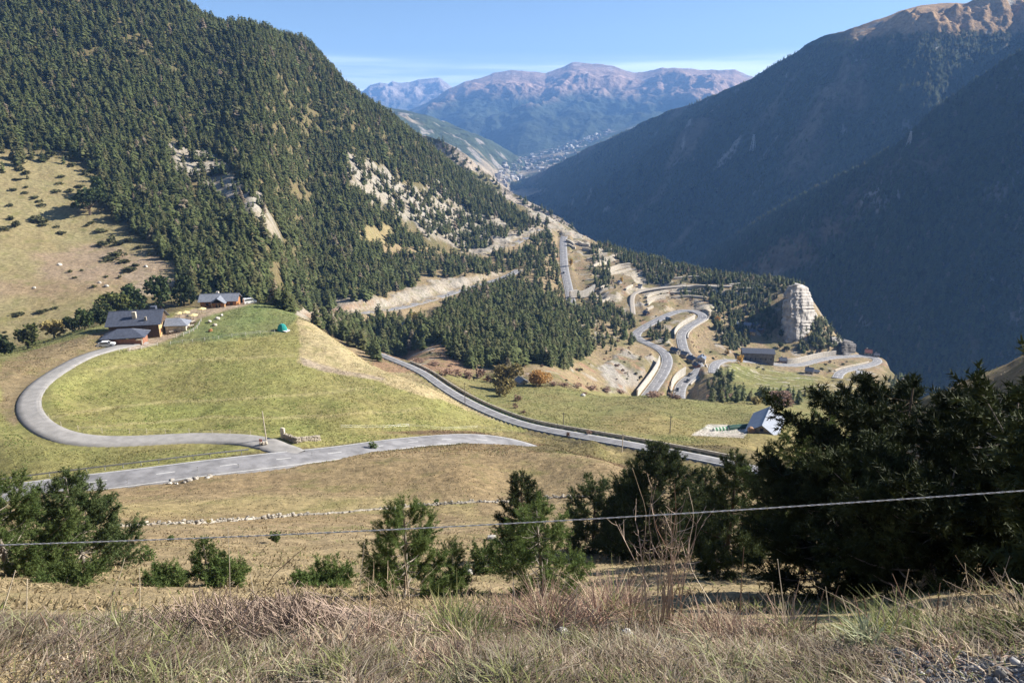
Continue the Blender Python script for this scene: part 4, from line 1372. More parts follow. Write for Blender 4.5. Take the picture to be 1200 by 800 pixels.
put_pine(612, 37, 550, 62, 7, 'round topped dark pine behind the slender central pine', NEEDLE_M, shoots=32, needles=28, bare=.05, round_top=.5)
put_pine(637, 21, 586, 108, 8, 'slender central pine with pale inner branches showing', NEEDLE_Y, shoots=20, needles=46, nl=.12, nw=.018, bare=.0, round_top=.5, per=6)
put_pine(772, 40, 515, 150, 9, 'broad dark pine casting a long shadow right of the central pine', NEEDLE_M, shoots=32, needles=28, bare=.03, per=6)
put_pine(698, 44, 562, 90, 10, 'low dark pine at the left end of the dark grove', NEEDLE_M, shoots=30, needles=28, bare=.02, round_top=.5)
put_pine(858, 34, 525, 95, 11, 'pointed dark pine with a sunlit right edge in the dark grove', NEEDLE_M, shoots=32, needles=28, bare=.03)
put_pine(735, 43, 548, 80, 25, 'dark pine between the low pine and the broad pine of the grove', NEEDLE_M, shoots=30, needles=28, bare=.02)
put_pine(1345, 11.5, 405, 300, 31, 'dark pine just beyond the right edge shading the slope below the gravel', NEEDLE_D, shoots=22, needles=28, nl=.15, nw=.04, bare=.02, round_top=.4, per=6)  # unseen pine, put in for the shade it casts on the slope
put_pine(1345, 18, 440, 230, 32, 'second dark pine beyond the right edge shading the slope', NEEDLE_D, shoots=22, needles=28, nl=.15, nw=.04, bare=.02, round_top=.4, per=6)  # second unseen pine, also put in for its shade
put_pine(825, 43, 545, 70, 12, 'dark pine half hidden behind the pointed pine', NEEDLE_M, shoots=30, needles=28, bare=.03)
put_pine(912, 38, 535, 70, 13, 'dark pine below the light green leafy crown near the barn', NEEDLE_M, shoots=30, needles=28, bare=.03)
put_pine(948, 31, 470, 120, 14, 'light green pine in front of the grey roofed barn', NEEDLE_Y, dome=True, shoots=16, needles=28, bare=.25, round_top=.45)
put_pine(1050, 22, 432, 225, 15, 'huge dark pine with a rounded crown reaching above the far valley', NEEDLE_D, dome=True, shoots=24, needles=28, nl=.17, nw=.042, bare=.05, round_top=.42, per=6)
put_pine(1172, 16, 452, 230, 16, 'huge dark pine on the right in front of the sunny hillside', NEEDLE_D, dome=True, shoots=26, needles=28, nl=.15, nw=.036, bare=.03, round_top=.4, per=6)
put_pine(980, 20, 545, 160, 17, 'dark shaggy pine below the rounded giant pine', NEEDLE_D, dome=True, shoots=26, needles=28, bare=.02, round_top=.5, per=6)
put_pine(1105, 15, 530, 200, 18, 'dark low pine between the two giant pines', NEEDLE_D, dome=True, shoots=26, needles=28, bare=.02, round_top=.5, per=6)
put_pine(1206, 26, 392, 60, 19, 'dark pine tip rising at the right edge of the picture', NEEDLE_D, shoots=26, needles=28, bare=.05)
for k, (u, d, vt, w_, lab) in enumerate([(846, 27, 640, 34, 'small dark juniper in the shade of the dark grove'), (570, 30, 645, 38, 'low green shrub between the two central pines'), (372, 24, 690, 60, 'low dark green shrub behind the dead stems'), (60, 26, 697, 60, 'low sunlit green shrub left in the brown meadow'), (180, 24.5, 688, 40, 'low green patch of shrub beside the dead stems')]):
    put_pine(u, d, vt, w_, 40 + k, lab, NEEDLE_Y if k else NEEDLE, 'juniper_bush', shoots=26, needles=28, bare=.0, round_top=.3)

# ---- dry grass: countless blades at the photographer's feet, tussocks farther down
GRASSM, nt, b = nt_new('dry_grass_blades')
ac = node(nt, 'ShaderNodeAttribute', attribute_name='cover')
lk(nt, ac.outputs['Color'], b.inputs['Base Color']); b.inputs['Roughness'].default_value = .8; b.inputs['Specular IOR Level'].default_value = .15
tr_ = node(nt, 'ShaderNodeBsdfTranslucent'); lk(nt, ac.outputs['Color'], tr_.inputs['Color'])
ms = node(nt, 'ShaderNodeMixShader'); ms.inputs[0].default_value = .25
lk(nt, b.outputs[0], ms.inputs[1]); lk(nt, tr_.outputs[0], ms.inputs[2]); lk(nt, ms.outputs[0], nt.nodes['Material Output'].inputs['Surface'])


def blades(name, x, y, h, wd, lean, cols, label, segs=3, seed=0):
    r = np.random.default_rng(seed)
    n = len(x)
    z = samp(GZ, x, y) - .01
    a = r.uniform(0, 6.28, n); la = lean * r.uniform(.2, 1.0, n)
    dirx, diry = np.cos(a), np.sin(a)
    pa = a + r.uniform(.6, 2.5, n)
    px, py = np.cos(pa), np.sin(pa)
    rows = []
    for s in range(segs + 1):
        f = s / segs
        off = la * f ** 1.7 * h
        cx = x + dirx * off; cy = y + diry * off; cz = z + h * (f - .35 * np.clip(la, 0, 1.3) * f * f)
        ww = wd * (1 - f) ** .7 * .5 + wd * .06
        rows.append(np.stack([cx - px * ww, cy - py * ww, cz], -1)); rows.append(np.stack([cx + px * ww, cy + py * ww, cz], -1))
    V = np.stack(rows, 1)
    k = 2 * (segs + 1)
    bI = np.arange(n)[:, None] * k
    F = np.concatenate([bI + np.array([2 * s, 2 * s + 1, 2 * s + 3, 2 * s + 2]) for s in range(segs)], 1).reshape(-1, 4)
    o = mesh_obj(name, V.reshape(-1, 3), F, GRASSM)
    add_color(o, np.repeat(cols, k, axis=0))
    tag(o, label, 'grass', kind='stuff')
    return o


def pick(pal, n, r, jit=.2):
    c = np.array(pal)[r.integers(0, len(pal), n)]
    return c * r.uniform(1 - jit, 1 + jit, (n, 1))


r = np.random.default_rng(5)
N = 270000
az = r.uniform(-R(60), R(60), N); d = 1.7 + 3.6 * r.uniform(0, 1, N) ** 1.25
x, y = d * np.sin(az), d * np.cos(az)
cl = fbm(x / .35, y / .35, 4, 71); patch = fbm(x / 1.1, y / 1.1, 3, 72)
gv_ = samp(grav, x, y)
keep = (cl * 1.3 + r.normal(size=N) * .16 > -.10 - .22 * (d < 2.6)) & (r.uniform(size=N) > gv_ * .985)
x, y, d, cl, patch, az = x[keep], y[keep], d[keep], cl[keep], patch[keep], az[keep]
crest = np.exp(-((d - 3.0) / .55) ** 2)
h = (.022 + .06 * np.clip(cl + .2, 0, 1) ** 1.5 + .13 * crest * np.clip(.42 + patch * 3.0, .03, 2.1) * np.clip(.6 + cl * 1.6, .25, 1.5)) * r.uniform(.5, 1.35, len(x))
h *= (1 - .42 * smooth01((-.55 - x) / .5)) * np.where(x > .7, .72, 1.0)
straw = pick([(.56, .48, .33), (.46, .38, .27), (.36, .28, .20), (.50, .41, .32), (.24, .17, .12), (.38, .26, .21), (.14, .10, .07)], len(x), r)
green = pick([(.20, .22, .08), (.26, .26, .11), (.15, .19, .07)], len(x), r)
g_ = (fbm(x / .7, y / .7, 3, 88) + r.normal(size=len(x)) * .15 > .15)[:, None]
brk = (np.exp(-((x - .35) / .75) ** 2) * crest * (r.uniform(size=len(x)) < .6))[:, None]
straw = straw * (1 - brk) + pick([(.34, .215, .165), (.27, .165, .13), (.42, .29, .22)], len(x), r) * brk
cols = np.where(g_, green, straw) * (1 + .55 * np.clip(fbm(x / .28, y / .28, 3, 99), -.9, .9))[:, None]
blades('dry_grass', x, y, h, .0065 * r.uniform(.5, 1.3, len(x)), 1.3, cols, 'tangle of dry straw coloured grass at the near edge of the slope')
N = 185000
az = r.uniform(-R(60), R(60), N); d = 1.5 + 1.9 * r.uniform(0, 1, N) ** 1.1
x, y = d * np.sin(az), d * np.cos(az)
keep = (r.uniform(size=N) > samp(grav, x, y) * .99) & (fbm(x / .22, y / .22, 3, 64) + r.normal(size=N) * .2 > -.25)
x, y = x[keep], y[keep]
mc = pick([(.52, .45, .33), (.40, .33, .24), (.28, .215, .155), (.46, .40, .32), (.20, .145, .105), (.33, .25, .20), (.10, .075, .05), (.30, .29, .14)], len(x), r, .3) * (1 + .6 * np.clip(fbm(x / .16, y / .16, 3, 65), -.9, .9))[:, None] * (.78 + .75 * np.clip(fbm(x / .55, y / .55, 4, 67), -.55, .6))[:, None]
blades('matted_grass', x, y, r.uniform(.02, .055, len(x)), .005 * r.uniform(.5, 1.6, len(x)), 2.6, mc, 'matted dead grass and leaf litter covering the ground at the road edge', 2, 6)
N = 90000
az = r.uniform(-R(43), R(43), N); d = np.exp(r.uniform(math.log(12), math.log(128), N))
x, y = d * np.sin(az), d * np.cos(az)
cl = fbm(x / 2.2, y / 2.2, 4, 73) + .6 * fbm(x / 9, y / 9, 3, 74)
keep = cl + r.normal(size=N) * .22 > .06
x, y, d = x[keep], y[keep], d[keep]
cc = samp(CV[..., 0], x, y)[:, None] * np.array([1, 0, 0]) + samp(CV[..., 1], x, y)[:, None] * np.array([0, 1, 0]) + samp(CV[..., 2], x, y)[:, None] * np.array([0, 0, 1])
cc = cc * r.uniform(.55, 1.25, (len(x), 1))
gg = (fbm(x / 5, y / 5, 3, 75) + r.normal(size=len(x)) * .12 > .28)[:, None]
cc = np.where(gg, np.array((.15, .17, .06)) * r.uniform(.7, 1.3, (len(x), 1)), cc)
blades('meadow_grass', x, y, r.uniform(.08, .26, len(x)) * np.where(d < 30, .8, 1), .035 + .0011 * d, 1.5, cc, 'short dry tussocks covering the brown meadow', 2, 3)

N = 150000
az = r.uniform(-R(38), R(20), N); d = np.exp(r.uniform(math.log(128), math.log(330), N))
x, y = d * np.sin(az), d * np.cos(az)
cl = fbm(x / 7, y / 7, 4, 83) + .6 * fbm(x / 25, y / 25, 3, 84)
ok = (cl + r.normal(size=N) * .25 > -.05)
for L in ROADL.values():
    for i in range(0, len(L), 200):
        q = L[i:i + 200]; kk = np.nonzero(ok)[0]
        ok[kk[((x[kk, None] - q[:, 0]) ** 2 + (y[kk, None] - q[:, 1]) ** 2).min(1) < 24]] = False
pu_, pv_ = project(x, y, samp(GZ, x, y))
ok &= ~inpoly(pu_, pv_, [(130, 412), (130, 350), (300, 345), (300, 352), (240, 372), (240, 396)])
x, y, d = x[ok], y[ok], d[ok]
cc = np.stack([samp(CV[..., k], x, y) for k in range(3)], -1) * r.uniform(.6, 1.3, (len(x), 1))
gg = (fbm(x / 12, y / 12, 3, 85) + r.normal(size=len(x)) * .15 > .1)[:, None]
cc = np.where(gg, cc * np.array((.72, .92, .72)), cc * np.array((1.1, 1.02, .95)))
blades('hill_grass', x, y, r.uniform(.08, .24, len(x)), .0019 * d, 1.5, cc, 'uneven green and straw tussocks on the grassy knoll and lower meadow', 2, 4)

# fresh grey green tufts among the dead grass
cxy = []
while len(cxy) < 75:
    a_, d_ = r.uniform(-R(42), R(42)), r.uniform(1.6, 3.3)
    q_ = (d_ * math.sin(a_), d_ * math.cos(a_))
    if samp(grav, *q_) < .3: cxy.append(q_)
cxy = np.array(cxy)
ci = r.integers(0, len(cxy), 3400)
sp_ = r.uniform(.02, .075, len(cxy))[ci]
x = cxy[ci, 0] + r.normal(size=len(ci)) * sp_; y = cxy[ci, 1] + r.normal(size=len(ci)) * sp_
cc = np.array([(.22, .235, .10), (.32, .32, .18), (.20, .21, .09), (.38, .36, .24)])[ci % 4] * r.uniform(.65, 1.25, (len(x), 1))
blades('green_grass', x, y, r.uniform(.04, .13, len(x)), .005 * r.uniform(.6, 1.3, len(x)), 1.4, cc, 'grey green tufts of living grass scattered through the dead grass', 3, 9)
# ------------------------------------------------------------------ buildings and built things
SLATE_M = mat('slate_roof', (.075, .085, .115), .55, .25, 1.5, .15, spec=.4)
SLATE_L = mat('light_slate_roof', (.20, .215, .25), .5, .2, 1.5, .1, spec=.4)
METALROOF = mat('sheet_roof', (.15, .18, .24), .42, .15, .8, spec=.5)
STONE = mat('stone_wall_stone', (.33, .29, .235), .95, .35, 1.8, .6)
STONE_L = mat('pale_stone', (.50, .45, .37), .95, .3, 1.2, .5)
CONC = mat('pale_concrete', (.50, .46, .40), .9, .18, .5, .2)
TIMBER = mat('dark_timber', (.10, .065, .042), .8, .3, 2.0, .2)
TIMBER_O = mat('orange_timber', (.36, .17, .07), .8, .25, 2.0, .2)
BRICK = mat('red_brown_wall', (.28, .135, .085), .9, .25, 2.5, .4)
OCHRE = mat('ochre_render', (.52, .37, .19), .9, .2, 1.0, .2)
GLASS = mat('dark_pane', (.02, .022, .028), .12, .2, 1.0, spec=.6)
WHITE = mat('white_paint', (.75, .75, .74), .5, .06, 3.0)
STEEL = mat('galvanised_steel', (.42, .43, .44), .45, .15, 3.0, metal=.6)
POLE_D = mat('dark_pole', (.10, .09, .085), .8, .2, 3.0)
POLE_L = mat('pale_wood_pole', (.52, .46, .38), .85, .2, 3.0)
ROCKM_ = mat('weathered_rock', (.32, .295, .26), .95, .35, 1.5, .8)
WHITER = mat('white_rock', (.50, .475, .43), .95, .3, 2.0, .6)


def gp(u, v, dmin=60.0):
    return at(u, v, dmin)


def gx(x, y):
    return Vector((x, y, ground(x, y)))


def gabled(t, L, W, He, Hr, wallm, roofm, over=.5, name_w='wall', name_r='roof', ox=0, oy=0, z0=-1.5, th=.18):
    w = W / 2
    a = MB().prism([(ox - w, z0), (ox + w, z0), (ox + w, He), (ox, Hr), (ox - w, He)], oy - L / 2, oy + L / 2).build(name_w, wallm, t)
    k = (Hr - He) / w
    rf = MB()
    for s in (-1, 1):
        e = (ox + s * (w + over)); ez = He - k * over
        q = [(ox, oy - L / 2 - over, Hr + .02 + th), (ox, oy + L / 2 + over, Hr + .02 + th), (e, oy + L / 2 + over, ez + .02 + th), (e, oy - L / 2 - over, ez + .02 + th)]
        if s > 0: q = q[::-1]
        rf.slab(q, th)
    rf.tube([(ox, oy - L / 2 - over, Hr + th + .03), (ox, oy + L / 2 + over, Hr + th + .03)], .12, 5)
    return a, rf.build(name_r, roofm, t)


def window(t, x, y, z, w, h, axis, frame=None):
    """axis 'x': on a wall facing +-x, 'y': facing +-y"""
    f = MB()
    if axis == 'x': f.box(x - .05, x + .05, y - w / 2, y + w / 2, z, z + h)
    else: f.box(x - w / 2, x + w / 2, y - .05, y + .05, z, z + h)
    fo = f.build('window', frame or TIMBER, t)
    p = MB()
    if axis == 'x': p.box(x - .07, x + .07, y - w / 2 + .12, y + w / 2 - .12, z + .12, z + h - .12)
    else: p.box(x - w / 2 + .12, x + w / 2 - .12, y - .07, y + .07, z + .12, z + h - .12)
    p.build('pane', GLASS, fo)


# the inn on the knoll
o_ = gp(164, 390, 235)
t = empty('inn', (o_.x, o_.y, o_.z), R(12) + math.pi / 2, 'dark slate roofed inn with stone chimney and low front annex beside the looping drive', 'building')
# local: y runs to the photograph's left, x runs away from the camera
wl, rf = gabled(t, 15.5, 11, 4.6, 7.8, OCHRE, SLATE_M, .9)
# local axes: -x towards the camera, -y to the right
MB().box(-5.58, -5.46, -7.7, 7.7, -.2, 3.9).build('timber_front', TIMBER, t)
MB().prism([(-3.6, 4.0), (3.6, 4.0), (0, 7.1)], -8.35, -7.8).build('gable_boards', TIMBER, t)
c = MB().box(-3.6, -2.5, -.6, .6, 4.5, 8.2).build('chimney', STONE_L, rf)
MB().box(-3.8, -2.3, -.8, .8, 8.2, 8.4).build('cap', STONE, c) if False else None
MB().box(-4.6, -4.0, -4.0, -3.4, 4.5, 6.7).build('chimney', STONE, rf)
MB().box(3.0, 5.2, -5.2, -3.4, 5.2, 8.2).build('dormer', SLATE_M, rf)
for (y, z) in ((-3.2, .7), (0.2, .7), (3.4, .7)):
    window(t, y, -7.78, z, 1.1, 1.4, 'y')
for yy in (-1.8, 1.9):
    window(t, yy, -7.78, 3.1, .9, 1.1, 'y')
MB().box(-4.9, -3.9, -7.84, -7.76, 0, 2.2).build('door', TIMBER_O, t)
# annex with its own hipped roof in front, low red walls
MB().box(-14.2, -13.9, -2.5, 7.4, -1.5, 1.9).box(-13.9, -8.5, 7.1, 7.4, -1.5, 1.9).build('annex_wall', BRICK, t)
MB().box(-13.6, -8.2, -4.6, -4.3, -1.5, 2.1).box(-14.2, -13.8, -4.6, -2.5, -1.5, 1.2).build('annex_wall', BRICK, t)
an = MB()
ap = [(-10.6, -1.0, 4.4), (-10.6, 3.5, 4.4)]
cs = [(-14.9, -5.6, 2.3), (-14.9, 8.1, 2.3), (-7.2, 8.1, 2.6), (-7.2, -5.6, 2.6)]
an.slab([cs[0], ap[0], ap[1], cs[1]][::-1], .2); an.slab([cs[2], ap[1], ap[0], cs[3]][::-1], .2)
an.slab([cs[1], ap[1], cs[2]][::-1], .2) if False else None
an.add([cs[1], ap[1], cs[2], cs[3], ap[0], cs[0]], [(0, 1, 2), (3, 4, 5)])
an.build('annex_roof', SLATE_M, t)
MB().tube([(-14.2, 7.2, -1), (-14.2, 7.2, 2.4)], .2, 6).tube([(-14.2, -4.4, -1), (-14.2, -4.4, 2.4)], .2, 6).tube([(-8.3, -4.4, -1), (-8.3, -4.4, 2.5)], .2, 6).build('annex_posts', POLE_L, t)
wg = MB().box(-1.5, 4.5, -15.2, -8.6, -1, 2.4).build('wing_wall', STONE_L, t)
wr = MB()
cs = [(-2.3, -16, 2.3), (-2.3, -8.4, 2.5), (5.2, -8.4, 2.5), (5.2, -16, 2.3)]; ap = [(1.5, -13.0, 4.2), (1.5, -8.4, 4.4)]
wr.add([*cs, *ap], [(0, 4, 5, 1)[::-1], (3, 4, 0)[::-1], (2, 5, 4, 3)[::-1]])
wr.slab([cs[0], cs[3], cs[2], cs[1]], .15)
wr.build('wing_roof', SLATE_L, t)
# terrace furniture
def picnic_table():
    t = empty('picnic_table', (0, 0, 0))
    MB().box(-.9, .9, -.38, .38, .70, .76).build('tabletop', POLE_L, t)
    for s in (-1, 1):
        MB().box(-.9, .9, s * .75 - .14, s * .75 + .14, .42, .47).build('bench', TIMBER, t)
        MB().box(s * .65 - .05, s * .65 + .05, -.80, .80, .34, .41).box(s * .65 - .05, s * .65 + .05, -.32, -.22, -.3, .70).box(s * .65 - .05, s * .65 + .05, .22, .32, -.3, .70).build('leg', TIMBER, t)
    return t


pt = picnic_table()
for k, (u, v) in enumerate([(199, 386), (206, 385), (212, 383), (218, 381), (202, 391), (210, 389), (217, 386.5), (224, 384), (226, 379), (214, 378), (221, 376), (206, 379)]):
    c = pt if k == 0 else copy_tree(pt)
    p = gp(u, v, 235); c.location = p; c.rotation_euler = (0, 0, R(20 + 37 * k % 60)); c.scale = (1.15,) * 3
    tag(c, 'wooden picnic table with two benches on the terrace right of the inn', 'table', 'picnic tables on the inn terrace')
def parasol():
    t = empty('parasol', (0, 0, 0))
    MB().tube([(0, 0, -.3), (0, 0, 2.5)], .05, 6).build('pole', TIMBER, t)
    mb = MB(); n = 8
    mb.add([(0, 0, 2.75)] + [(1.7 * math.cos(i * 6.283 / n), 1.7 * math.sin(i * 6.283 / n), 2.15) for i in range(n)] + [(1.7 * math.cos(i * 6.283 / n), 1.7 * math.sin(i * 6.283 / n), 1.98) for i in range(n)],
           [(0, i + 1, (i + 1) % n + 1) for i in range(n)] + [(i + 1, i + 1 + n, (i + 1) % n + 1 + n, (i + 1) % n + 1) for i in range(n)])
    mb.build('canopy', mat('cream_canvas', (.62, .52, .26), .9, .1, 3), t)
    return t
pz = parasol()
for k, (u, v, lab) in enumerate([(211, 374, 'cream parasol nearest the inn wing on the terrace'), (218, 372.5, 'cream parasol between two others on the inn terrace'), (227, 376, 'cream parasol at the outer edge of the inn terrace'), (237, 368.5, 'pale yellow parasol beside the path to the orange lodge')]):
    c = pz if k == 0 else copy_tree(pz)
    c.location = gp(u, v, 235); c.rotation_euler = (0, 0, k * .7)
    tag(c, lab, 'parasol', 'parasols by the inn')

# orange lodge
o_ = gp(259, 358, 262)
t = empty('lodge', (o_.x, o_.y, o_.z), R(8) + math.pi / 2, 'small orange timber lodge with blue grey roof at the top of the knoll', 'building')
wl, rf = gabled(t, 13.5, 6.5, 2.7, 4.6, TIMBER_O, SLATE_L, .7)
gw = MB(); gw.box(-6.0, -3.2, -2.9, 1.9, -1.2, 2.3).build('porch_wall', TIMBER_O, t)
pr = MB()
pr.slab([(-6.8, -3.4, 2.2), (-6.8, -.5, 4.35), (.3, -.5, 4.35), (.3, -3.4, 2.2)][::-1], .16)
pr.slab([(-6.8, -.5, 4.35), (-6.8, 2.4, 2.2), (.3, 2.4, 2.2), (.3, -.5, 4.35)][::-1], .16)
pr.build('porch_roof', SLATE_L, t)
for y in (-2.9, -.6, 1.7):
    MB().tube([(-6.3, y, -1.2), (-6.3, y, 2.5)], .16, 6).build('post', OCHRE, t)
MB().box(-6.08, -5.98, -1.4, .4, -.1, 2.0).build('door', TIMBER, t)
window(t, -3.28, -4.8, .8, 1.1, 1.2, 'x'); window(t, -3.28, 4.2, .8, 1.1, 1.2, 'x')
MB().box(.6, 1.6, .5, 1.5, 3.0, 5.4).build('chimney', CONC, rf)
p = gp(271.5, 352, 270)
mb = MB().tube([p - Vector((0, 0, .5)), p + Vector((0, 0, 5.8))], [.09, .05], 6)
tag(mb.build('flagpole', mat('blue_grey_pole', (.25, .32, .40), .5, .1, 2)), 'thin blue grey mast standing behind the orange lodge', 'pole')


# cars
def make_car(name, label, paint, p, yaw, L=4.3, van=False, group=None, small=False):
    t = empty(name, p, yaw, label, 'car', group)
    if van:
        prof = [(-2.1, .35), (2.1, .35), (2.15, .8), (1.95, 1.05), (1.25, 1.2), (.75, 1.85), (-2.0, 1.9), (-2.12, 1.2)]
    else:
        prof = [(-2.1, .32), (2.08, .32), (2.15, .62), (2.0, .82), (1.05, .95), (.45, 1.42), (-1.1, 1.45), (-1.75, 1.02), (-2.12, .92)]
    mb = MB(); mb.prism(prof, -.86, .86)
    b = mb.build('body', paint, t)
    bv = b.modifiers.new('bevel', 'BEVEL'); bv.width = .09; bv.segments = 2; bv.limit_method = 'ANGLE'
    if van: gl = [(1.12, 1.24), (.72, 1.76), (-1.9, 1.78), (-1.98, 1.24)]
    else: gl = [(.92, .98), (.42, 1.36), (-1.05, 1.38), (-1.58, 1.02)]
    MB().prism(gl, -.875, -.855).prism(gl, .855, .875).build('side_windows', GLASS, t)
    x0, z0 = gl[0]; x1, z1 = gl[1]
    MB().slab([(x0 + .16, -.7, z0 + .02), (x0 + .16, .7, z0 + .02), (x1 + .12, .64, z1 + .04), (x1 + .12, -.64, z1 + .04)], .02).build('windscreen', GLASS, t)
    for sx in (-1.3, 1.32):
        for sy in (-1, 1):
            w = MB().tube([(sx, sy * .70, .32), (sx, sy * .90, .32)], .33, 12).build('wheel', mat('tyre', (.02, .02, .02), .9), t)
            MB().tube([(sx, sy * .895, .32), (sx, sy * .915, .32)], .2, 10).build('rim', STEEL, w)
    for sy in (-.6, .6):
        MB().box(2.10, 2.17, sy - .16, sy + .16, .58, .74).build('headlight', WHITE, t)
        MB().box(-2.15, -2.08, sy - .16, sy + .16, .66, .86).build('tail_light', mat('red_lens', (.4, .02, .02), .3), t)
    t.scale = (L / 4.3,) * 3
    return t


WPAINT = mat('white_car_paint', (.72, .73, .74), .3, .03, 1, spec=.5)
DPAINT = mat('dark_car_paint', (.03, .033, .04), .3, .05, 1, spec=.5)
BPAINT = mat('blue_car_paint', (.10, .16, .30), .3, .05, 1, spec=.5)
p = gp(125, 406, 225); make_car('car', 'white car parked on the drive at the left end of the inn', WPAINT, p + Vector((0, 0, .02)), R(16), 5.0)
p = gp(293, 355.5, 262); make_car('van', 'white topped dark vehicle parked right of the orange lodge', WPAINT, p, R(40), 4.8, True)
def on_road(nm, u, v, off):
    L = ROADL[nm]; pu_, pv_ = project(L[:, 0], L[:, 1], L[:, 2])
    k = int(np.clip(np.argmin((pu_ - u) ** 2 + (pv_ - v) ** 2), 1, len(L) - 2))
    tt = L[k + 1] - L[k - 1]; yaw = math.atan2(tt[1], tt[0])
    q = offset_line(L, off)[k]
    return Vector(q) + Vector((0, 0, .03)), yaw
for nm, u, v, off, pm, lab, vn in (('hairpin', 812, 440, 1.8, DPAINT, 'dark car rounding the lowest bend of the hairpin road', False), ('hairpin', 804, 446, -1.8, DPAINT, 'dark car just below the lowest bend of the hairpin road', False),
                               ('cut', 661, 320, 1.9, DPAINT, 'dark car driving on the straight road below the rocky ridge', False), ('cut', 622, 279, -1.9, BPAINT, 'blue car on the road through the pale rock cutting', False),
                               ('cut', 629, 271, 2.4, WPAINT, 'white van at the top of the pale rock cutting', True), ('hairpin', 793, 457, 1.6, DPAINT, 'dark car leaving the hairpins at their lower end', False), ):
    p, yw = on_road(nm, u, v, off)
    make_car('car', lab, pm, p, yw, 4.4, vn)

# teal covered dome on the knoll
p = gp(331, 388, 235)
t = empty('tent', p, R(-20), 'teal dome tent with a white skirt on the crest of the knoll', 'tent')
V = []; F = []; nu_, nv_ = 18, 8
for i in range(nv_ + 1):
    a = i / nv_ * math.pi / 2
    for j in range(nu_):
        b_ = j / nu_ * 2 * math.pi; rr = math.cos(a) ** .8 * (1 + .05 * math.cos(6 * b_))
        V.append((1.9 * rr * math.cos(b_), 1.5 * rr * math.sin(b_), -.2 + 2.7 * math.sin(a)))
F = [(i * nu_ + j, i * nu_ + (j + 1) % nu_, (i + 1) * nu_ + (j + 1) % nu_, (i + 1) * nu_ + j) for i in range(nv_) for j in range(nu_)]
mesh_obj('canopy', V, F, mat('teal_canvas', (.015, .27, .25), .7, .2, 2.5), t)
MB().slab([(.9, -1.3, .5), (2.6, -1.1, .1), (2.6, 1.0, .1), (.9, 1.2, .5)], .06).build('skirt', WHITE, t)
MB().tube([(0, 0, 2.4), (0, 0, 2.75)], .06, 6).build('pole_tip', WHITE, t)

# blocky play items on the lawn, modelled as rough stones
for k, (u, v, r_, m_, lab) in enumerate([(246, 378, .75, WHITER, 'white block on the lawn nearest the terrace fence'), (255, 374.5, .95, WHITER, 'larger white block on the lawn in the middle of its row'), (260, 370.5, .7, WHITER, 'white block on the lawn farthest along towards the lodge'), (252, 382, .8, STONE_L, 'tan block on the lawn in front of the white ones'), (247, 388.5, .8, TIMBER_O, 'orange brown block on the lawn nearest the camera')]):
    p = gp(u, v, 225)
    tag(MB().rock((0, 0, .35), r_, 30 + k, 2, .75).build('boulder', m_, None, False), lab, 'boulder', 'blocks on the lawn').location = p

# fences
def post_fence(name, label, pix, dmin, hgt, rad, m_, group=None, rails=(), step=None, d=None, wire=.012):
    pts = [gp(u, v, dmin) for u, v in pix]
    if step:
        q = catmull(np.array([list(p) for p in pts]), step)
        pts = [gx(a[0], a[1]) for a in q]
    b = pts[0]
    t = empty(name, b, 0, label, 'fence', group)
    pm_ = None
    for p in pts:
        if pm_ is None:
            po = MB().tube([(0, 0, -.4), (0, 0, hgt)], rad, 6).build('post', m_, t); pm_ = po.data
        else:
            po = bpy.data.objects.new('post', pm_); COL.objects.link(po); po.parent = t
        po.location = p - b
    for z in rails:
        MB().tube([p - b + Vector((0, 0, z)) for p in pts], wire, 4).build('wire', STEEL, t)
    return t
PW = mat('white_fence_wood', (.60, .58, .54), .8, .15, 3)
post_fence('fence', 'white post and rail fence running along the lower edge of the inn lawn', [(140, 412), (152, 411), (166, 409), (185, 406), (200, 404), (214, 402), (226, 401), (240, 399), (256, 397), (272, 395), (288, 393), (305, 391), (322, 390)], 215, 1.1, .07, PW, None, (.95, .5), None, None, .03)
post_fence('fence', 'weathered post fence at the outer edge of the inn terrace', [(207, 396), (215, 394), (222, 391.5), (227, 388.5), (231, 385), (234, 381), (236, 377)], 225, 1.3, .12, POLE_L, None, (1.05, .6), None, None, .04)
post_fence('fence', 'thin wire fence along the inner edge of the looping drive', [(294, 511), (270, 509), (249, 509), (222, 508), (194, 508), (172, 508), (152, 508), (120, 508), (92, 505), (72, 500), (58, 492), (50, 482), (49, 470), (56, 456), (70, 443), (88, 432)], 150, 1.2, .045, POLE_L, None, (1.05, .7))
post_fence('fence', 'thin wire fence across the grassy strip above the main road', [(400, 503), (430, 503), (449, 503), (480, 501), (505, 503), (517, 505), (560, 503), (600, 508), (640, 515), (680, 522)], 150, 1.15, .045, POLE_L, None, (1.0, .6))
# guard rail of the main road
L = offset_line(ROADL['main'], -5.2); pu_, pv_ = project(L[:, 0], L[:, 1], L[:, 2])
if not (pv_[np.argmin(abs(pu_ - 200))] < 545): L = offset_line(ROADL['main'], 5.2); pu_, pv_ = project(L[:, 0], L[:, 1], L[:, 2])
sel = L[(pu_ > -60) & (pu_ < 298)]
sel = np.array([[q[0], q[1], max(q[2], q[2])] for q in sel])
b0 = Vector(sel[0]); t = empty('guardrail', b0, 0, 'grey steel guardrail along the far side of the main road', 'guardrail')
prof = [(0, .42), (.05, .50), (0, .58), (.05, .66), (0, .74)]
n_t = np.gradient(sel[:, :2], axis=0); n_t /= np.linalg.norm(n_t, axis=1)[:, None]; nn = np.stack([n_t[:, 1], -n_t[:, 0]], -1)
mid = project(*sel[len(sel) // 2]); 
sg = -1 if project(*(sel[len(sel) // 2] + np.append(nn[len(sel) // 2], 0)))[1] < mid[1] else 1
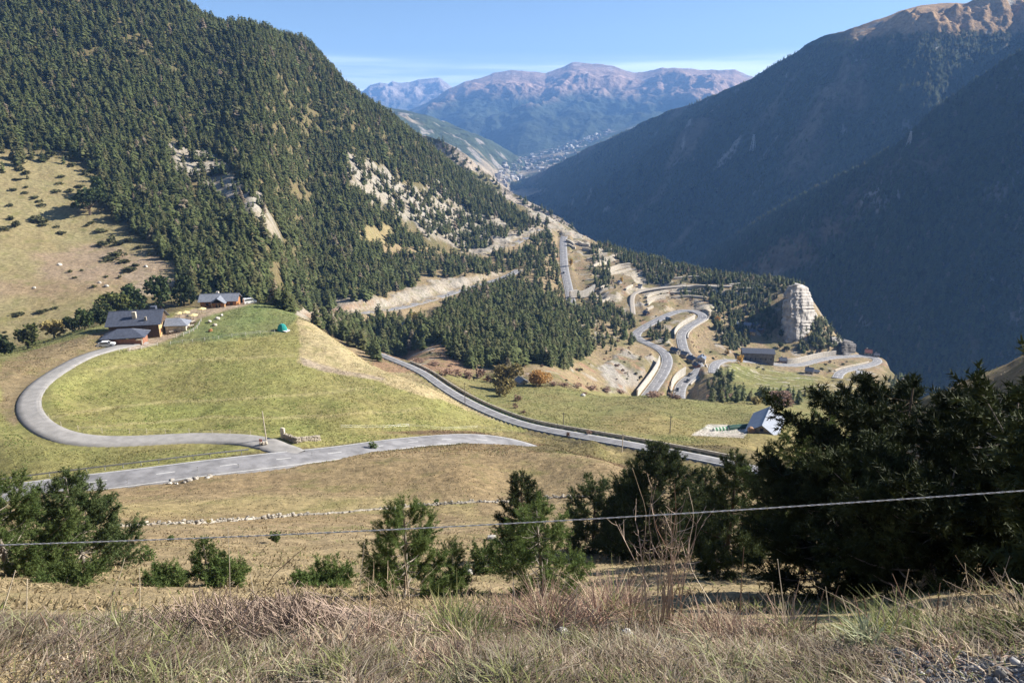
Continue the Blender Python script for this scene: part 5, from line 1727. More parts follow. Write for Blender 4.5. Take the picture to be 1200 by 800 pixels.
V = np.stack([np.concatenate([sel[:, :2] + nn * sg * a, sel[:, 2:] + z], 1) - np.array(b0) for a, z in prof], 1)
mesh_obj('rail', V.reshape(-1, 3), grid_faces(len(sel), 5), STEEL, t)
pmesh = None
for k in range(0, len(sel), 2):
    if pmesh is None:
        po = MB().box(-.05, .05, -.06, .06, -.5, .72).build('post', STEEL, t); pmesh = po.data
    else:
        po = bpy.data.objects.new('post', pmesh); COL.objects.link(po); po.parent = t
    po.location = Vector(sel[k]) - b0 - Vector((nn[k][0] * sg * .08, nn[k][1] * sg * .08, 0))
# low parapet of the lower road, and roadside walls
def wall_along(name, label, nm, u0, u1, v0, v1, off, zlo, zhi, th, m_, cat='wall', group=None):
    Lr = ROADL[nm]; a, b_ = project(Lr[:, 0], Lr[:, 1], Lr[:, 2])
    ok = (a > u0) & (a < u1) & (b_ > v0) & (b_ < v1)
    k = np.nonzero(ok)[0]
    if len(k) < 3: print('no wall', name, label); return
    k = np.arange(k[0], k[-1] + 1)
    A0 = offset_line(Lr, off)[k]; A1 = offset_line(Lr, off + math.copysign(th, off))[k]
    rows = [A0 + (0, 0, zlo), A0 + (0, 0, zhi), A1 + (0, 0, zhi), A1 + (0, 0, zlo)]
    V = np.stack(rows, 1); n = len(k)
    fs = []
    for i in range(n - 1):
        for j in range(3):
            fs.append((i * 4 + j, (i + 1) * 4 + j, (i + 1) * 4 + j + 1, i * 4 + j + 1))
    fs += [(0, 1, 2, 3), ((n - 1) * 4 + 3, (n - 1) * 4 + 2, (n - 1) * 4 + 1, (n - 1) * 4)]
    o = mesh_obj(name, V.reshape(-1, 3), fs, m_)
    tag(o, label, cat, group); return o
wall_along('parapet', 'low pale parapet along the upper side of the road crossing the meadow', 'lower', 470, 860, 425, 545, -3.9 if project(*offset_line(ROADL['lower'], -3.9)[60])[1] < project(*ROADL['lower'][60])[1] else 3.9, -.6, .5, .3, STONE_L)
def side(nm, u, v, du):
    """+1 if the right of travel lies towards +u in the picture at that spot, for du > 0"""
    Lr = ROADL[nm]; a, b_ = project(Lr[:, 0], Lr[:, 1], Lr[:, 2]); k = int(np.argmin((a - u) ** 2 + (b_ - v) ** 2))
    q = offset_line(Lr, 4.0)[k]
    return (1 if project(*q)[0] > a[k] else -1) * (1 if du > 0 else -1)
s1 = side('hairpin', 775, 441, -1)
wall_along('retaining_wall', 'long pale retaining wall on the left of the lowest hairpin leg', 'hairpin', 750, 784, 424, 468, s1 * 5.0, -.5, 4.6, .8, CONC)
s2 = side('hairpin', 805, 385, -1)
wall_along('retaining_wall', 'pale retaining wall inside the uppermost hairpin bend', 'hairpin', 796, 822, 371.5, 398, s2 * 4.8, -.5, 3.6, .8, CONC)
wall_along('retaining_wall', 'pale retaining wall below the outer edge of the uppermost hairpin', 'hairpin', 798, 828, 370.5, 396, -s2 * 4.9, -5.0, .6, .8, CONC)
s3 = side('hairpin', 806, 444, -1)
wall_along('retaining_wall', 'curved pale wall left of the road below the village houses', 'hairpin', 793, 812, 437, 468, s3 * 5.0, -.5, 5.5, .8, CONC)
wall_along('retaining_wall', 'high pale wall carrying the road bend below the village houses', 'hairpin', 800, 828, 427, 452, -s3 * 5.0, -7.5, .7, .8, CONC)
s4 = side('village', 990, 418, 1)
wall_along('retaining_wall', 'pale wall above the road at the foot of the cliff', 'village', 925, 985, 415, 430, -4.5 if project(*offset_line(ROADL['village'], -4.5)[90])[1] < project(*ROADL['village'][90])[1] else 4.5, -.5, 4.0, .8, CONC)
wall_along('retaining_wall', 'grey retaining wall under the outermost loop road', 'village', 983, 1026, 424, 436, 4.5 if s4 else 4.5, -4.5, .7, .8, STONE_L)


def terrace(name, label, pix, hpx, m_, group, dmin=380, thick=1.7, z_off=0.0):
    pts = [gp(*q[:2], dmin) if len(q) == 2 else Vector(P3(*q)) for q in pix]
    A = catmull(np.array([list(p) for p in pts]), 3.0)
    hh = hpx / FPX * np.linalg.norm(A[0])
    A[:, 2] = np.array([ground(*a[:2]) for a in A])
    t_ = np.gradient(A[:, :2], axis=0); t_ /= np.linalg.norm(t_, axis=1)[:, None] + 1e-9
    n = np.stack([t_[:, 1], -t_[:, 0]], -1)
    if (n * A[:, :2]).sum() < 0: n = -n
    B = A.copy(); B[:, :2] += n * thick
    V = np.stack([A + (0, 0, -1.2), A + (0, 0, hh), B + (0, 0, hh), B + (0, 0, -1.2)], 1)
    k = len(A); fs = [(i * 4 + j, (i + 1) * 4 + j, (i + 1) * 4 + j + 1, i * 4 + j + 1) for i in range(k - 1) for j in range(3)]
    fs += [(0, 1, 2, 3), (4 * k - 1, 4 * k - 2, 4 * k - 3, 4 * k - 4)]
    o = mesh_obj(name, V.reshape(-1, 3), fs, m_); tag(o, label, 'wall', group); return o


terrace('retaining_wall', 'tall pale concrete wall right of the straight uphill road', [(669, 323, 662), (683, 325, 672), (698, 325, 684)], 8.5, CONC, None)
TW = [[(696, 313), (713, 308)], [(711, 318), (725, 313), (739, 311)], [(712, 321), (726, 316), (739, 314)], [(712, 324), (727, 320), (740, 317)], [(704, 340), (712, 335)], [(703, 345), (713, 340)], [(703, 350), (714, 345)], [(706, 355), (715, 350)],
      [(776, 312), (790, 311)], [(777, 315.5), (786, 315)], [(758.5, 350), (767, 346), (784, 343)], [(758.5, 354), (770, 350), (784.5, 347)], [(760, 358), (767, 353), (780, 351)], [(759, 364), (766, 361)], [(663, 283), (672, 288)], [(664, 288), (674, 292)], [(766, 306), (785, 305), (802, 306.5)], [(790, 328), (815, 326), (835, 328)],
      [(786, 345), (805, 344), (822, 346)], [(788, 350), (808, 349), (828, 351)], [(800, 338), (825, 337), (845, 339)], [(677, 286), (690, 289)], [(682, 293), (694, 296)], [(700, 300), (712, 299)], [(688, 305), (704, 303)], [(855, 336), (875, 334), (893, 336)], [(858, 342), (878, 340), (893, 341)], [(734, 341), (742, 336)]]
for k, px in enumerate(TW):
    terrace('terrace_wall', 'low pale dry stone terrace wall stepping down the sunny slope', px, 2.6, STONE_L, 'terrace walls on the slope')

# the junction: pole, stone walls, little sign
p = gp(312.5, 517, 130)
tag(MB().tube([p - Vector((0, 0, .6)), p + Vector((-.25, 0, 6.9))], [.15, .10], 8).build('utility_pole', POLE_L), 'tall pale wooden pole at the junction of drive and main road', 'pole')
def stones(mb, a, b, hgt, th, seed, size=.28):
    """courses of rough stones from a to b (dry walling)"""
    rr = random.Random(seed); Lh = (b - a).length; n = max(2, int(Lh / (size * 1.5)))
    d_ = (b - a).normalized(); nrm = Vector((-d_.y, d_.x, 0))
    for i in range(n + 1):
        c0 = a.lerp(b, i / n)
        z = .0
        while z < hgt:
            for s in (-1, 1):
                mb.rock(c0 + nrm * s * th * .28 + Vector((rr.uniform(-.1, .1), rr.uniform(-.1, .1), z + size * .3)), size * rr.uniform(.75, 1.25), rr.randint(0, 9999), 1, .72)
            z += size * .85
    return mb
a, b_, c_ = gp(332, 513, 130), gp(348, 519, 130), gp(374, 516, 130)
t = empty('stone_gateway', a, 0, 'low dark stone wall with an end pier at the mouth of the drive', 'wall')
stones(MB(), Vector((0, 0, 0)), b_ - a, 1.15, .5, 3, .3).build('side_wall', STONE, t)
stones(MB(), b_ - a, c_ - a, 1.15, .5, 4, .3).build('front_wall', STONE, t)
MB().box(-.4, .4, -.4, .4, -.4, 2.1).rock((0, 0, 2.2), .45, 5, 2, .4).build('pier', STONE_L, t)
a = gp(309, 523, 130); 
t = empty('stone_pier', a, 0, 'short stone block with a small red and white sign at the end of the guardrail', 'pier')
stones(MB(), Vector((-.5, 0, 0)), Vector((.6, .1, 0)), .8, .6, 6, .3).build('block', STONE_L, t)
sgn = MB().box(-.7, -.1, -.36, -.32, 1.15, 1.75).build('sign', mat('sign_red', (.5, .06, .04), .5), t)
MB().box(-.62, -.18, -.375, -.362, 1.36, 1.54).build('white_bar', WHITE, sgn)
MB().box(-.44, -.36, -.32, -.26, -.2, 1.75).build('post', STEEL, t)
for k, (u, v, lab) in enumerate([(150, 568, 'thin road edge post left of the rock pile'), (280, 549.5, 'thin road edge post right of the rock pile'), (366, 536, 'thin road edge post near the stone gateway wall'), (232, 553, 'thin road edge post directly behind the rock pile')]):
    p = gp(u, v, 100)
    t = empty('edge_post', p, 0, lab, 'post', 'posts along the near road edge')
    MB().tube([(0, 0, -.3), (0, 0, 1.15)], .05, 6).build('post', STEEL, t); MB().tube([(0, 0, .95), (0, 0, 1.08)], .055, 6).build('reflector', POLE_D, t)
for k, (u, v0, v1, dm, m_, lab) in enumerate([(545, 475, 447, 190, POLE_D, 'dark utility pole beside the road at the edge of the meadow'), (660, 500, 482, 170, POLE_D, 'thin grey pole on the lower meadow near the road'), (785, 507, 486, 170, POLE_D, 'thin grey pole on the lower meadow left of the barn'), (729, 530, 507, 120, POLE_L, 'pale thin pole on the grassy bank below the meadow road')]):
    p = gp(u, v0, dm); h = (v0 - v1) / FPX * p.length
    tag(MB().tube([p - Vector((0, 0, .5)), p + Vector((0, 0, h))], [.13, .09], 6).box(p.x - .5, p.x + .5, p.y - .05, p.y + .05, p.z + h - .5, p.z + h - .38).build('utility_pole', m_), lab, 'pole')
# rock pile and dry stone wall
rr = random.Random(8)
for k in range(13):
    u = rr.uniform(196, 246); v = 566.5 - (u - 196) * .135 + rr.uniform(-2, 2.4)
    p = gp(u, v, 95); r_ = rr.uniform(.25, .7)
    tag(MB().rock((0, 0, r_ * .3), r_, 60 + k, 2, .65).build('boulder', WHITER if k % 4 == 0 else ROCKM_), 'pale grey boulder in the heap of rocks below the road edge', 'boulder', 'boulder heap below the road').location = p
wp = [gp(u, v, 74) for u, v in [(134, 619), (165, 616), (190, 615), (220, 614), (250, 612), (285, 609), (320, 606.5), (360, 603), (400, 601), (440, 597), (480, 594), (520, 591), (560, 589), (590, 588), (640, 584), (690, 582)]]
mb = MB(); rr = random.Random(21)
A = catmull(np.array([list(p) for p in wp]), .30)
A[:, 2] = [ground(*q[:2]) for q in A]
mb.tube([tuple(q + np.array([0, 0, .02])) for q in A], .2, 5)
for a in A:
    dens = .55 + .45 * math.sin(a[0] * .35) + (.4 if a[0] > -18 else 0)
    for _ in range(2 if rr.random() < dens else 1):
        x, y = a[0] + rr.uniform(-.35, .35), a[1] + rr.uniform(-.45, .45)
        s = rr.uniform(.10, .30)
        mb.rock((x, y, ground(x, y) + s * .35 + (rr.uniform(0, .35) if rr.random() < dens * .6 else 0)), s, rr.randint(0, 9999), 1, .7)
tag(mb.build('stone_wall', mat('wall_stone', (.29, .265, .225), .95, .5, .9, .5)), 'tumbled dry stone wall running across the brown meadow', 'wall')
for k, (u, v, r_, dm, lab) in enumerate([(683, 464, 1.0, 200, 'white boulder on the meadow below the orange trees'), (577, 642 - 10, .5, 25, 'white stone lying beside the central pine'), (547, 672, .3, 15, 'small white stone right of the young pine'), (70, 311, 1.2, 320, 'pale boulder on the alp below the juniper bushes'), (125, 336, 1.3, 320, 'white boulder near the forest corner above the inn'), (171, 313, 1.2, 320, 'pale boulder at the scree edge of the forest'), (117, 332, .9, 320, 'small pale boulder beside a larger one above the inn'), (40, 338, .8, 320, 'lone small white boulder low on the alp')]):
    p = gp(u, v, dm)
    tag(MB().rock((0, 0, r_ * .3), r_, 90 + k, 2, .7).build('boulder', WHITER), lab, 'boulder').location = p

# grey roofed barn below
p = gp(896, 504, 170); print('BARN', p)
az_b = math.atan2(p.x, p.y)
t = empty('barn', p, -az_b - R(6), 'large barn with a steep blue grey metal roof on the lower meadow', 'barn')
wl, rf = gabled(t, 15.5, 8.4, 1.9, 4.7, STONE, METALROOF, .7)
for y in np.linspace(-8, 8, 9):
    pass
MB().box(-1.4, 1.4, -7.83, -7.74, -1, 2.1).build('door', TIMBER, t)
window(t, 0, -7.78, 2.7, 1.0, 1.0, 'y')
q = gp(880, 507, 170)
tag(MB().tube([(0, -.75, .8), (0, .75, .8)], .95, 18).build('hay_bale', mat('hay', (.36, .22, .13), .95, .3, 5, .6)), 'round brown hay bale against the left side of the barn', 'bale').location = q
a = gp(836, 504.5, 170); q_ = P3(877, 503.5, math.hypot(a.x, a.y) + 6); b_ = gx(q_[0], q_[1]); b_.z = a.z
t = empty('silage_row', a, math.atan2(b_.y - a.y, b_.x - a.x), 'long row under dark green sheeting with pale bands at its left end', 'row')
Ln = (b_ - a).length
def half(mb, x0, x1, r_):
    n = 8; V = []
    for x in (x0, x1):
        V += [(x, r_ * math.cos(math.pi * i / n), -.3 + (r_ + .3) * math.sin(math.pi * i / n)) for i in range(n + 1)]
    mb.add(V, [(i, i + 1, n + 2 + i, n + 1 + i)[::-1] for i in range(n)] + [tuple(range(n + 1)), tuple(range(2 * n + 1, n, -1))])
mb = MB(); half(mb, Ln * .42, Ln, 1.3); mb.build('sheeting', mat('dark_green_sheet', (.02, .075, .055), .5, .2, 1), t)
g1 = MB(); w1 = MB(); n = 9
for i in range(n):
    half(g1 if i % 2 else w1, Ln * .42 * i / n, Ln * .42 * (i + 1) / n - .02, .95)
g1.build('green_bands', mat('green_sheet', (.05, .20, .08), .5, .1, 1), t); w1.build('pale_bands', mat('pale_sheet', (.6, .66, .58), .5, .1, 1), t)

# little stone barn by the autumn trees, and the grey house in the pines
def cottage(u, v, wpx, lpx, label, wallm, roofm, yaw, dmin, hfac=1.0, group=None, name='house', win=2, cat='house'):
    p = gp(u, v, dmin); k = p.length / FPX
    W = wpx * k; Ln = lpx * k
    t = empty(name, p, yaw, label, cat, group)
    He = W * .42 * hfac; Hr = He + W * .30
    wl, rf = gabled(t, Ln, W, He, Hr, wallm, roofm, .35, th=.22)
    MB().box(W * .12, W * .28, Ln * .1, Ln * .1 + W * .16, He, Hr + W * .14).build('chimney', STONE, rf)
    for i in range(win):
        window(t, -W * .25 + i * W * .5 / max(1, win - 1) if win > 1 else 0, -Ln / 2 - .03, He * .45, W * .14, He * .32, 'y')
        window(t, -W / 2 - .03, -Ln * .25 + i * Ln * .5 / max(1, win - 1) if win > 1 else 0, He * .45, W * .14, He * .32, 'x')
    MB().box(-W * .08, W * .08, -Ln / 2 - .09, -Ln / 2 - .01, -.5, He * .62).build('door', TIMBER, t)
    return t
cottage(611, 450, 11, 13, 'small pale stone barn between the autumn trees', STONE_L, SLATE_L, R(28), 270, .9, None, 'barn', 1, 'barn')
cottage(472, 386, 13, 20, 'grey roofed house half hidden among the pines below the road cutting', STONE_L, SLATE_L, R(-60), 380, .8)
VH = [(791, 413, 9, 12, 'dark slate house at the left end of the hairpin village', SLATE_M, STONE, 40), (801, 418, 10, 12, 'dark roofed house in the middle of the hairpin village', SLATE_M, STONE, 50), (811, 424, 11, 13, 'dark slate house nearest the lowest road bend', SLATE_M, STONE, 30), (822, 423, 11, 14, 'bluish lit roof house at the right end of the hairpin village', METALROOF, STONE_L, -20), (816, 430, 8, 9, 'smallest house right above the lowest road bend', SLATE_M, BRICK, 20),
      (864, 383, 8, 7, 'white roofed hut in the shade above the village', WHITE, STONE, 10), (868, 389, 5, 6, 'small white walled hut below the white roofed hut', SLATE_M, WHITE, 15), (876, 384, 9, 9, 'grey roofed house left in the shaded upper hamlet', SLATE_L, STONE, 60), (886, 384, 8, 9, 'dark house right in the shaded upper hamlet', SLATE_M, STONE, 30), (882, 391, 8, 7, 'pale walled house in front of the shaded upper hamlet', SLATE_M, OCHRE, 70),
      (892, 389, 7, 8, 'dark cottage at the right edge of the shaded hamlet', SLATE_M, TIMBER, 20), (917, 425, 10, 9, 'pinkish walled house beside the village road', SLATE_M, mat('pink_render', (.42, .29, .25), .9), 80), (948, 438, 12, 10, 'dark stone house with a pale gable below the village road', SLATE_M, STONE, 62), (957, 437, 5, 6, 'narrow pale tower like house beside the dark stone house', SLATE_L, STONE_L, 62),
      (1010, 408, 9, 8, 'white house on the outermost corner of the spur', WHITE, WHITE, 10), (1017, 416, 10, 8, 'dark red roofed house above the outermost road loop', mat('red_roof', (.18, .06, .045), .8), STONE, 70), (1027, 418, 6, 6, 'low dark house at the very tip of the spur', SLATE_M, STONE, 70), (1007, 442, 12, 9, 'white roofed shed below the outermost road loop', WHITE, STONE_L, 75), (757, 369, 7, 7, 'small dark timber house by the walled lane', SLATE_M, TIMBER, 40), (726, 332, 5, 5, 'tiny pale house among the terrace walls', SLATE_L, WHITE, 40), (750, 337, 6, 5, 'white walled house at the bend of the lane', SLATE_M, WHITE, 70), (783, 375, 5, 6, 'grey shed beside the upper hairpin', SLATE_L, STONE, 45)]
for (u, v, w_, l_, lab, rm, wm, yw) in VH:
    cottage(u, v, w_ * .8, l_ * .8, lab, wm, rm, R(yw), 380, 1.05, 'village houses')
p = gp(888, 425, 420); k = p.length / FPX
t = empty('house', p, R(-8), 'long dark stone building in the shade beside the yellow tree', 'building', 'village houses')
W = 34 * k
MB().box(-W / 2, W / 2, 0, 9, -4, 7.5).build('wall', mat('dark_stone', (.15, .135, .12), .95, .4, .5, .5), t)
rr_ = MB(); rr_.slab([(-W / 2 - .6, -.7, 7.7), (W / 2 + .6, -.7, 7.7), (W / 2 + .6, 5, 10.5), (-W / 2 - .6, 5, 10.5)], .25); rr_.slab([(-W / 2 - .6, 5, 10.5), (W / 2 + .6, 5, 10.5), (W / 2 + .6, 9.7, 7.7), (-W / 2 - .6, 9.7, 7.7)], .25)
rr_.build('roof', SLATE_M, t)
for i in range(6):
    window(t, -W * .4 + i * W * .16, -.03, 2.2, 1.3, 1.8, 'y')

# the pale cliff
def cliff(name, label, rows, d0, thick, m_, seed, cols=40, turn=42.0):
    """rows: (v, u_left, u_right); a rounded buttress of rock standing out of the slope"""
    vv = np.array([r_[0] for r_ in rows]); vi = np.linspace(vv[0], vv[-1], 44)
    ul = np.interp(vi, vv, [r_[1] for r_ in rows]); ur = np.interp(vi, vv, [r_[2] for r_ in rows])
    V = []
    ul = ul + np.random.default_rng(seed).normal(size=44) * .7; ur = ur + np.random.default_rng(seed + 1).normal(size=44) * .6
    for i, v in enumerate(vi):
        for j in range(cols):
            f = j / (cols - 1)
            ph = f * math.pi * 1.15 - .08 * math.pi
            u = (ul[i] + ur[i]) / 2 - math.cos(ph) * (ur[i] - ul[i]) / 2
            dd = d0 + thick * .45 - thick * math.copysign(abs(math.sin(ph)) ** .9, math.sin(ph)) * .9 + (vi[-1] - v) * .25 + turn * (f - .35) + 0.5 * math.sin(u * .9 + .3 * math.sin(v * .15))
            V.append(P3(u, v, dd))
    V = np.array(V)
    nrm = -V / np.linalg.norm(V, axis=1)[:, None]
    V += nrm * (ridged(V[:, 0] / 13 + V[:, 2] / 40, V[:, 2] / 17 + V[:, 1] / 20, 6, seed, .6)[:, None] * 2.6 + fbm(V[:, 0] / 3, V[:, 2] / 3, 3, seed)[:, None] * 1.4)
    top = V[:cols].mean(0) + np.array([0, 8, 0])
    n = len(vi)
    F = [tuple(q) for q in grid_faces(n, cols)]
    V = np.vstack([V, top]); F += [(j, j + 1, n * cols) for j in range(cols - 1)]
    o = mesh_obj(name, V, F, m_, smooth=False); tag(o, label, 'cliff'); return o
CLIFFM = mat('cliff_rock', (.37, .345, .32), .95, .4, .22, 1.0, bscale=.6)
cliff('cliff', 'tall pale rock face standing at the end of the wooded spur', [(333.5, 929, 941), (336, 923.5, 945.5), (342, 919.5, 949.5), (352, 917.5, 952.5), (362, 917, 954), (372, 916, 955), (384, 915, 955), (395, 914, 954.5), (404, 914.5, 953.5), (412, 920, 952)], 648, 26, CLIFFM, 3)
cliff('cliff', 'smaller pale buttress just right of the tall rock face', [(363, 951, 955), (370, 950, 960), (380, 951, 963), (392, 951, 965), (400, 952, 966)], 684, 16, CLIFFM, 5, 14)
cliff('cliff', 'dark rock knob above the outermost road loop', [(400, 988, 1000), (404, 986, 1003), (410, 986, 1003), (418, 988, 1002)], 672, 12, mat('dark_rock', (.13, .12, .115), .95, .4, .3, .8), 7, 14)
cliff('cliff', 'pale rock step beside the dark rock knob', [(396, 976, 984), (402, 974, 988), (412, 974, 988)], 676, 10, CLIFFM, 8, 14)

for k, (u, v, h, w_, mt, lab) in enumerate([(914, 408, 9, 9, NEEDLE, 'dark bushy tree at the left foot of the tall rock face'), (921, 411, 7, 10, JUN, 'low olive bush at the foot of the tall rock face'), (943, 411, 6, 9, NEEDLE, 'dark bush at the right foot of the tall rock face'), (953, 407, 9, 12, BROADL, 'green bushy tree between the rock face and the small buttress'), (962, 411, 8, 13, JUN, 'olive bush below the small pale buttress'), (972, 408, 7, 10, BROADL, 'green bush near the dark rock knob'), (915, 396, 12, 9, NEEDLE, 'dark tree against the left edge of the tall rock face'), (918, 380, 11, 8, NEEDLE, 'dark tree higher up the left edge of the tall rock face'), (922, 356, 11, 8, NEEDLE, 'dark tree beside the upper left edge of the tall rock face'), (958, 390, 9, 9, NEEDLE, 'dark tree on the small buttress right of the rock face')]):
    bush('tree' if h > 8 else 'bush', u, v, h, w_, mt, lab, 'tree' if h > 8 else 'bush', None, 1000 + k, 400, 240, None, .17, h > 8, .42)
# pylons across the valley, town far down the valley
bpy.context.view_layer.update()
def cast(u, v, names):
    az, s = ray(u, v); dv_ = Vector((math.sin(az), math.cos(az), float(s))).normalized(); best = None
    for o in bpy.data.objects:
        if o.name in names:
            hit, loc, nrm, idx = o.ray_cast(Vector((0, 0, 0)), dv_)
            if hit and (best is None or loc.length < best.length): best = loc.copy()
    return best
def pylon(p, h, label):
    t = empty('pylon', p - Vector((0, 0, 2)), R(35), label, 'pylon')
    mb = MB(); w0, w1 = h * .13, h * .02
    for sx in (-1, 1):
        for sy in (-1, 1):
            mb.tube([(sx * w0, sy * w0, 0), (sx * w1, sy * w1, h)], h * .012, 4)
    for i in range(7):
        z0, z1 = h * i / 7, h * (i + 1) / 7; a0 = w0 + (w1 - w0) * i / 7; a1 = w0 + (w1 - w0) * (i + 1) / 7
        for s in (-1, 1):
            mb.tube([(-a0, s * a0, z0), (a1, s * a1, z1)], h * .007, 3); mb.tube([(s * a0, -a0, z0), (s * a1, a1, z1)], h * .007, 3)
    mb.build('lattice', STEEL, t)
    for z in (.72, .84, .95):
        MB().box(-h * .16, h * .16, -h * .012, h * .012, h * z, h * z + h * .02).build('cross_arm', STEEL, t)
    return t
for u, v0, v1, lab in ((882, 176, 159, 'grey lattice pylon on the shaded mountain, the left of two'), (1065, 172, 156, 'grey lattice pylon on the nearer shaded spur, the right of two')):
    p = cast(u, v0, ('mountain', 'mountain_spur'))
    if p: pylon(p, (v0 - v1) / FPX * p.length, lab)
TB = []
for k, (wl_m, rf_m) in enumerate(((mat('town_cream', (.34, .30, .26), .9), SLATE_L), (mat('town_white', (.46, .44, .41), .9), SLATE_L), (mat('town_stone', (.22, .19, .17), .9), SLATE_M))):
    a = MB().prism([(-.5, -.2), (.5, -.2), (.5, .62), (0, .85), (-.5, .62)], -.7, .7)
    o = a.build('town_building', wl_m)
    o.data.materials.append(rf_m)
    for pl in o.data.polygons:
        if pl.normal.z > .5: pl.material_index = 1
    TB.append(o)
rr = random.Random(4); n = 0; tries = 0
poly = [(576, 208), (590, 193), (612, 184), (640, 178), (660, 170), (690, 160), (714, 151), (716, 157), (690, 173), (664, 188), (634, 202), (606, 214), (592, 219)]
while n < 230 and tries < 3000:
    tries += 1
    u, v = rr.uniform(576, 716), rr.uniform(150, 220)
    if not inpoly(np.array([u]), np.array([v]), poly)[0]: continue
    p = cast(u, v, ('valley_floor', 'forested_slope', 'far_mountain', 'mountain', 'rocky_ridge', 'ground'))
    if p is None or p.length < 3600: continue
    s = rr.uniform(.7, 1.5)
    k = n % 3
    o = TB[k] if n < 3 else TB[k].copy()
    if n >= 3: COL.objects.link(o)
    o.location = p - Vector((0, 0, 3)); o.rotation_euler = (0, 0, rr.uniform(0, 3.14))
    o.scale = (13 * s, 13 * s * rr.uniform(.8, 1.4), 15 * s * rr.uniform(.7, 1.3))
    tag(o, ('cream', 'white', 'grey stone')[k] + ' building of the hazy town far down the valley', 'building', 'buildings of the far town'); n += 1
print('TOWN', n)

# cows
def cow(p, yaw, m_, label):
    me = bpy.data.meshes.new('cow'); bm = bmesh.new()
    J = [((0, 0, 1.12), .36), ((.6, 0, 1.15), .34), ((.95, 0, 1.22), .22), ((1.25, 0, 1.12), .13), ((1.55, 0, .85), .10), ((-.6, 0, 1.15), .34), ((-.85, 0, 1.1), .16), ((-.95, 0, .6), .03)]
    vs = [bm.verts.new(j[0]) for j in J]
    for a, b in ((0, 1), (1, 2), (2, 3), (3, 4), (0, 5), (5, 6), (6, 7)): bm.edges.new((vs[a], vs[b]))
    rad = [j[1] for j in J]
    for x, root, kb in ((.62, 1, .06), (-.66, 5, -.08)):
        for s in (-1, 1):
            pts = [(x, s * .22, .85), (x + kb * .5, s * .23, .48), (x, s * .23, .05)]
            prev = vs[root]
            for q, r_ in zip(pts, (.16, .075, .06)):
                nv = bm.verts.new(q); bm.edges.new((prev, nv)); prev = nv; rad.append(r_)
    bm.to_mesh(me); bm.free()
    o = bpy.data.objects.new('cow', me); COL.objects.link(o); me.materials.append(m_)
    sk = o.modifiers.new('skin', 'SKIN'); o.modifiers.new('sub', 'SUBSURF').levels = 1
    sv = me.skin_vertices[0].data
    for i, r_ in enumerate(rad): sv[i].radius = (r_, r_)
    sv[0].use_root = True
    o.location = p; o.rotation_euler = (0, 0, yaw)
    tag(o, label, 'cow'); return o
CB = mat('black_hide', (.02, .018, .016), .8); CO = mat('brown_hide', (.34, .14, .05), .8)
cow(gp(557, 446, 230), R(10), CB, 'black cow grazing, leftmost of the three by the reddish shrubs')
cow(gp(569, 447.5, 230), R(190), CO, 'orange brown cow grazing between two black cows')
cow(gp(575.5, 449, 230), R(60), CB, 'black cow standing right of the brown cow')
for o in bpy.data.objects:
    if o.name.startswith('cow'): o.scale = (1.15,) * 3

# ------------------------------------------------------------------ at the photographer's feet
wd0, wd1 = P3(-420, 649, 2.75), P3(1500, 553, 2.2)
n = 700; V = MB(); tl = np.linspace(0, 1, n)
ln = wd0[None] * (1 - tl[:, None]) + wd1[None] * tl[:, None]; ln[:, 2] -= .035 * np.sin(tl * math.pi) - .0
t = empty('wire_strand', tuple(ln[0]), 0, 'thin twisted steel fence wire stretched across the whole view', 'wire')
for ph in (0, math.pi):
    a = tl * 2 * math.pi * 90 + ph
    pp = ln + np.stack([0 * a, np.cos(a) * .0010, np.sin(a) * .0010], -1) - ln[0]
    MB().tube([tuple(q) for q in pp], .0009, 5).build('strand', mat('zinc_wire', (.48, .48, .48), .5, .1, 3), t)
for q, lab in ((ln[0], 'weathered fence post holding the wire beyond the left edge'), (ln[-1], 'weathered fence post holding the wire beyond the right edge')):
    x, y = q[0], q[1]
    tag(MB().tube([(x, y, ground(x, y) - .4), (x + .01, y, (ground(x, y) + q[2]) / 2), (x, y, q[2] + .15)], .05, 8).build('fence_post', POLE_L), lab, 'post')

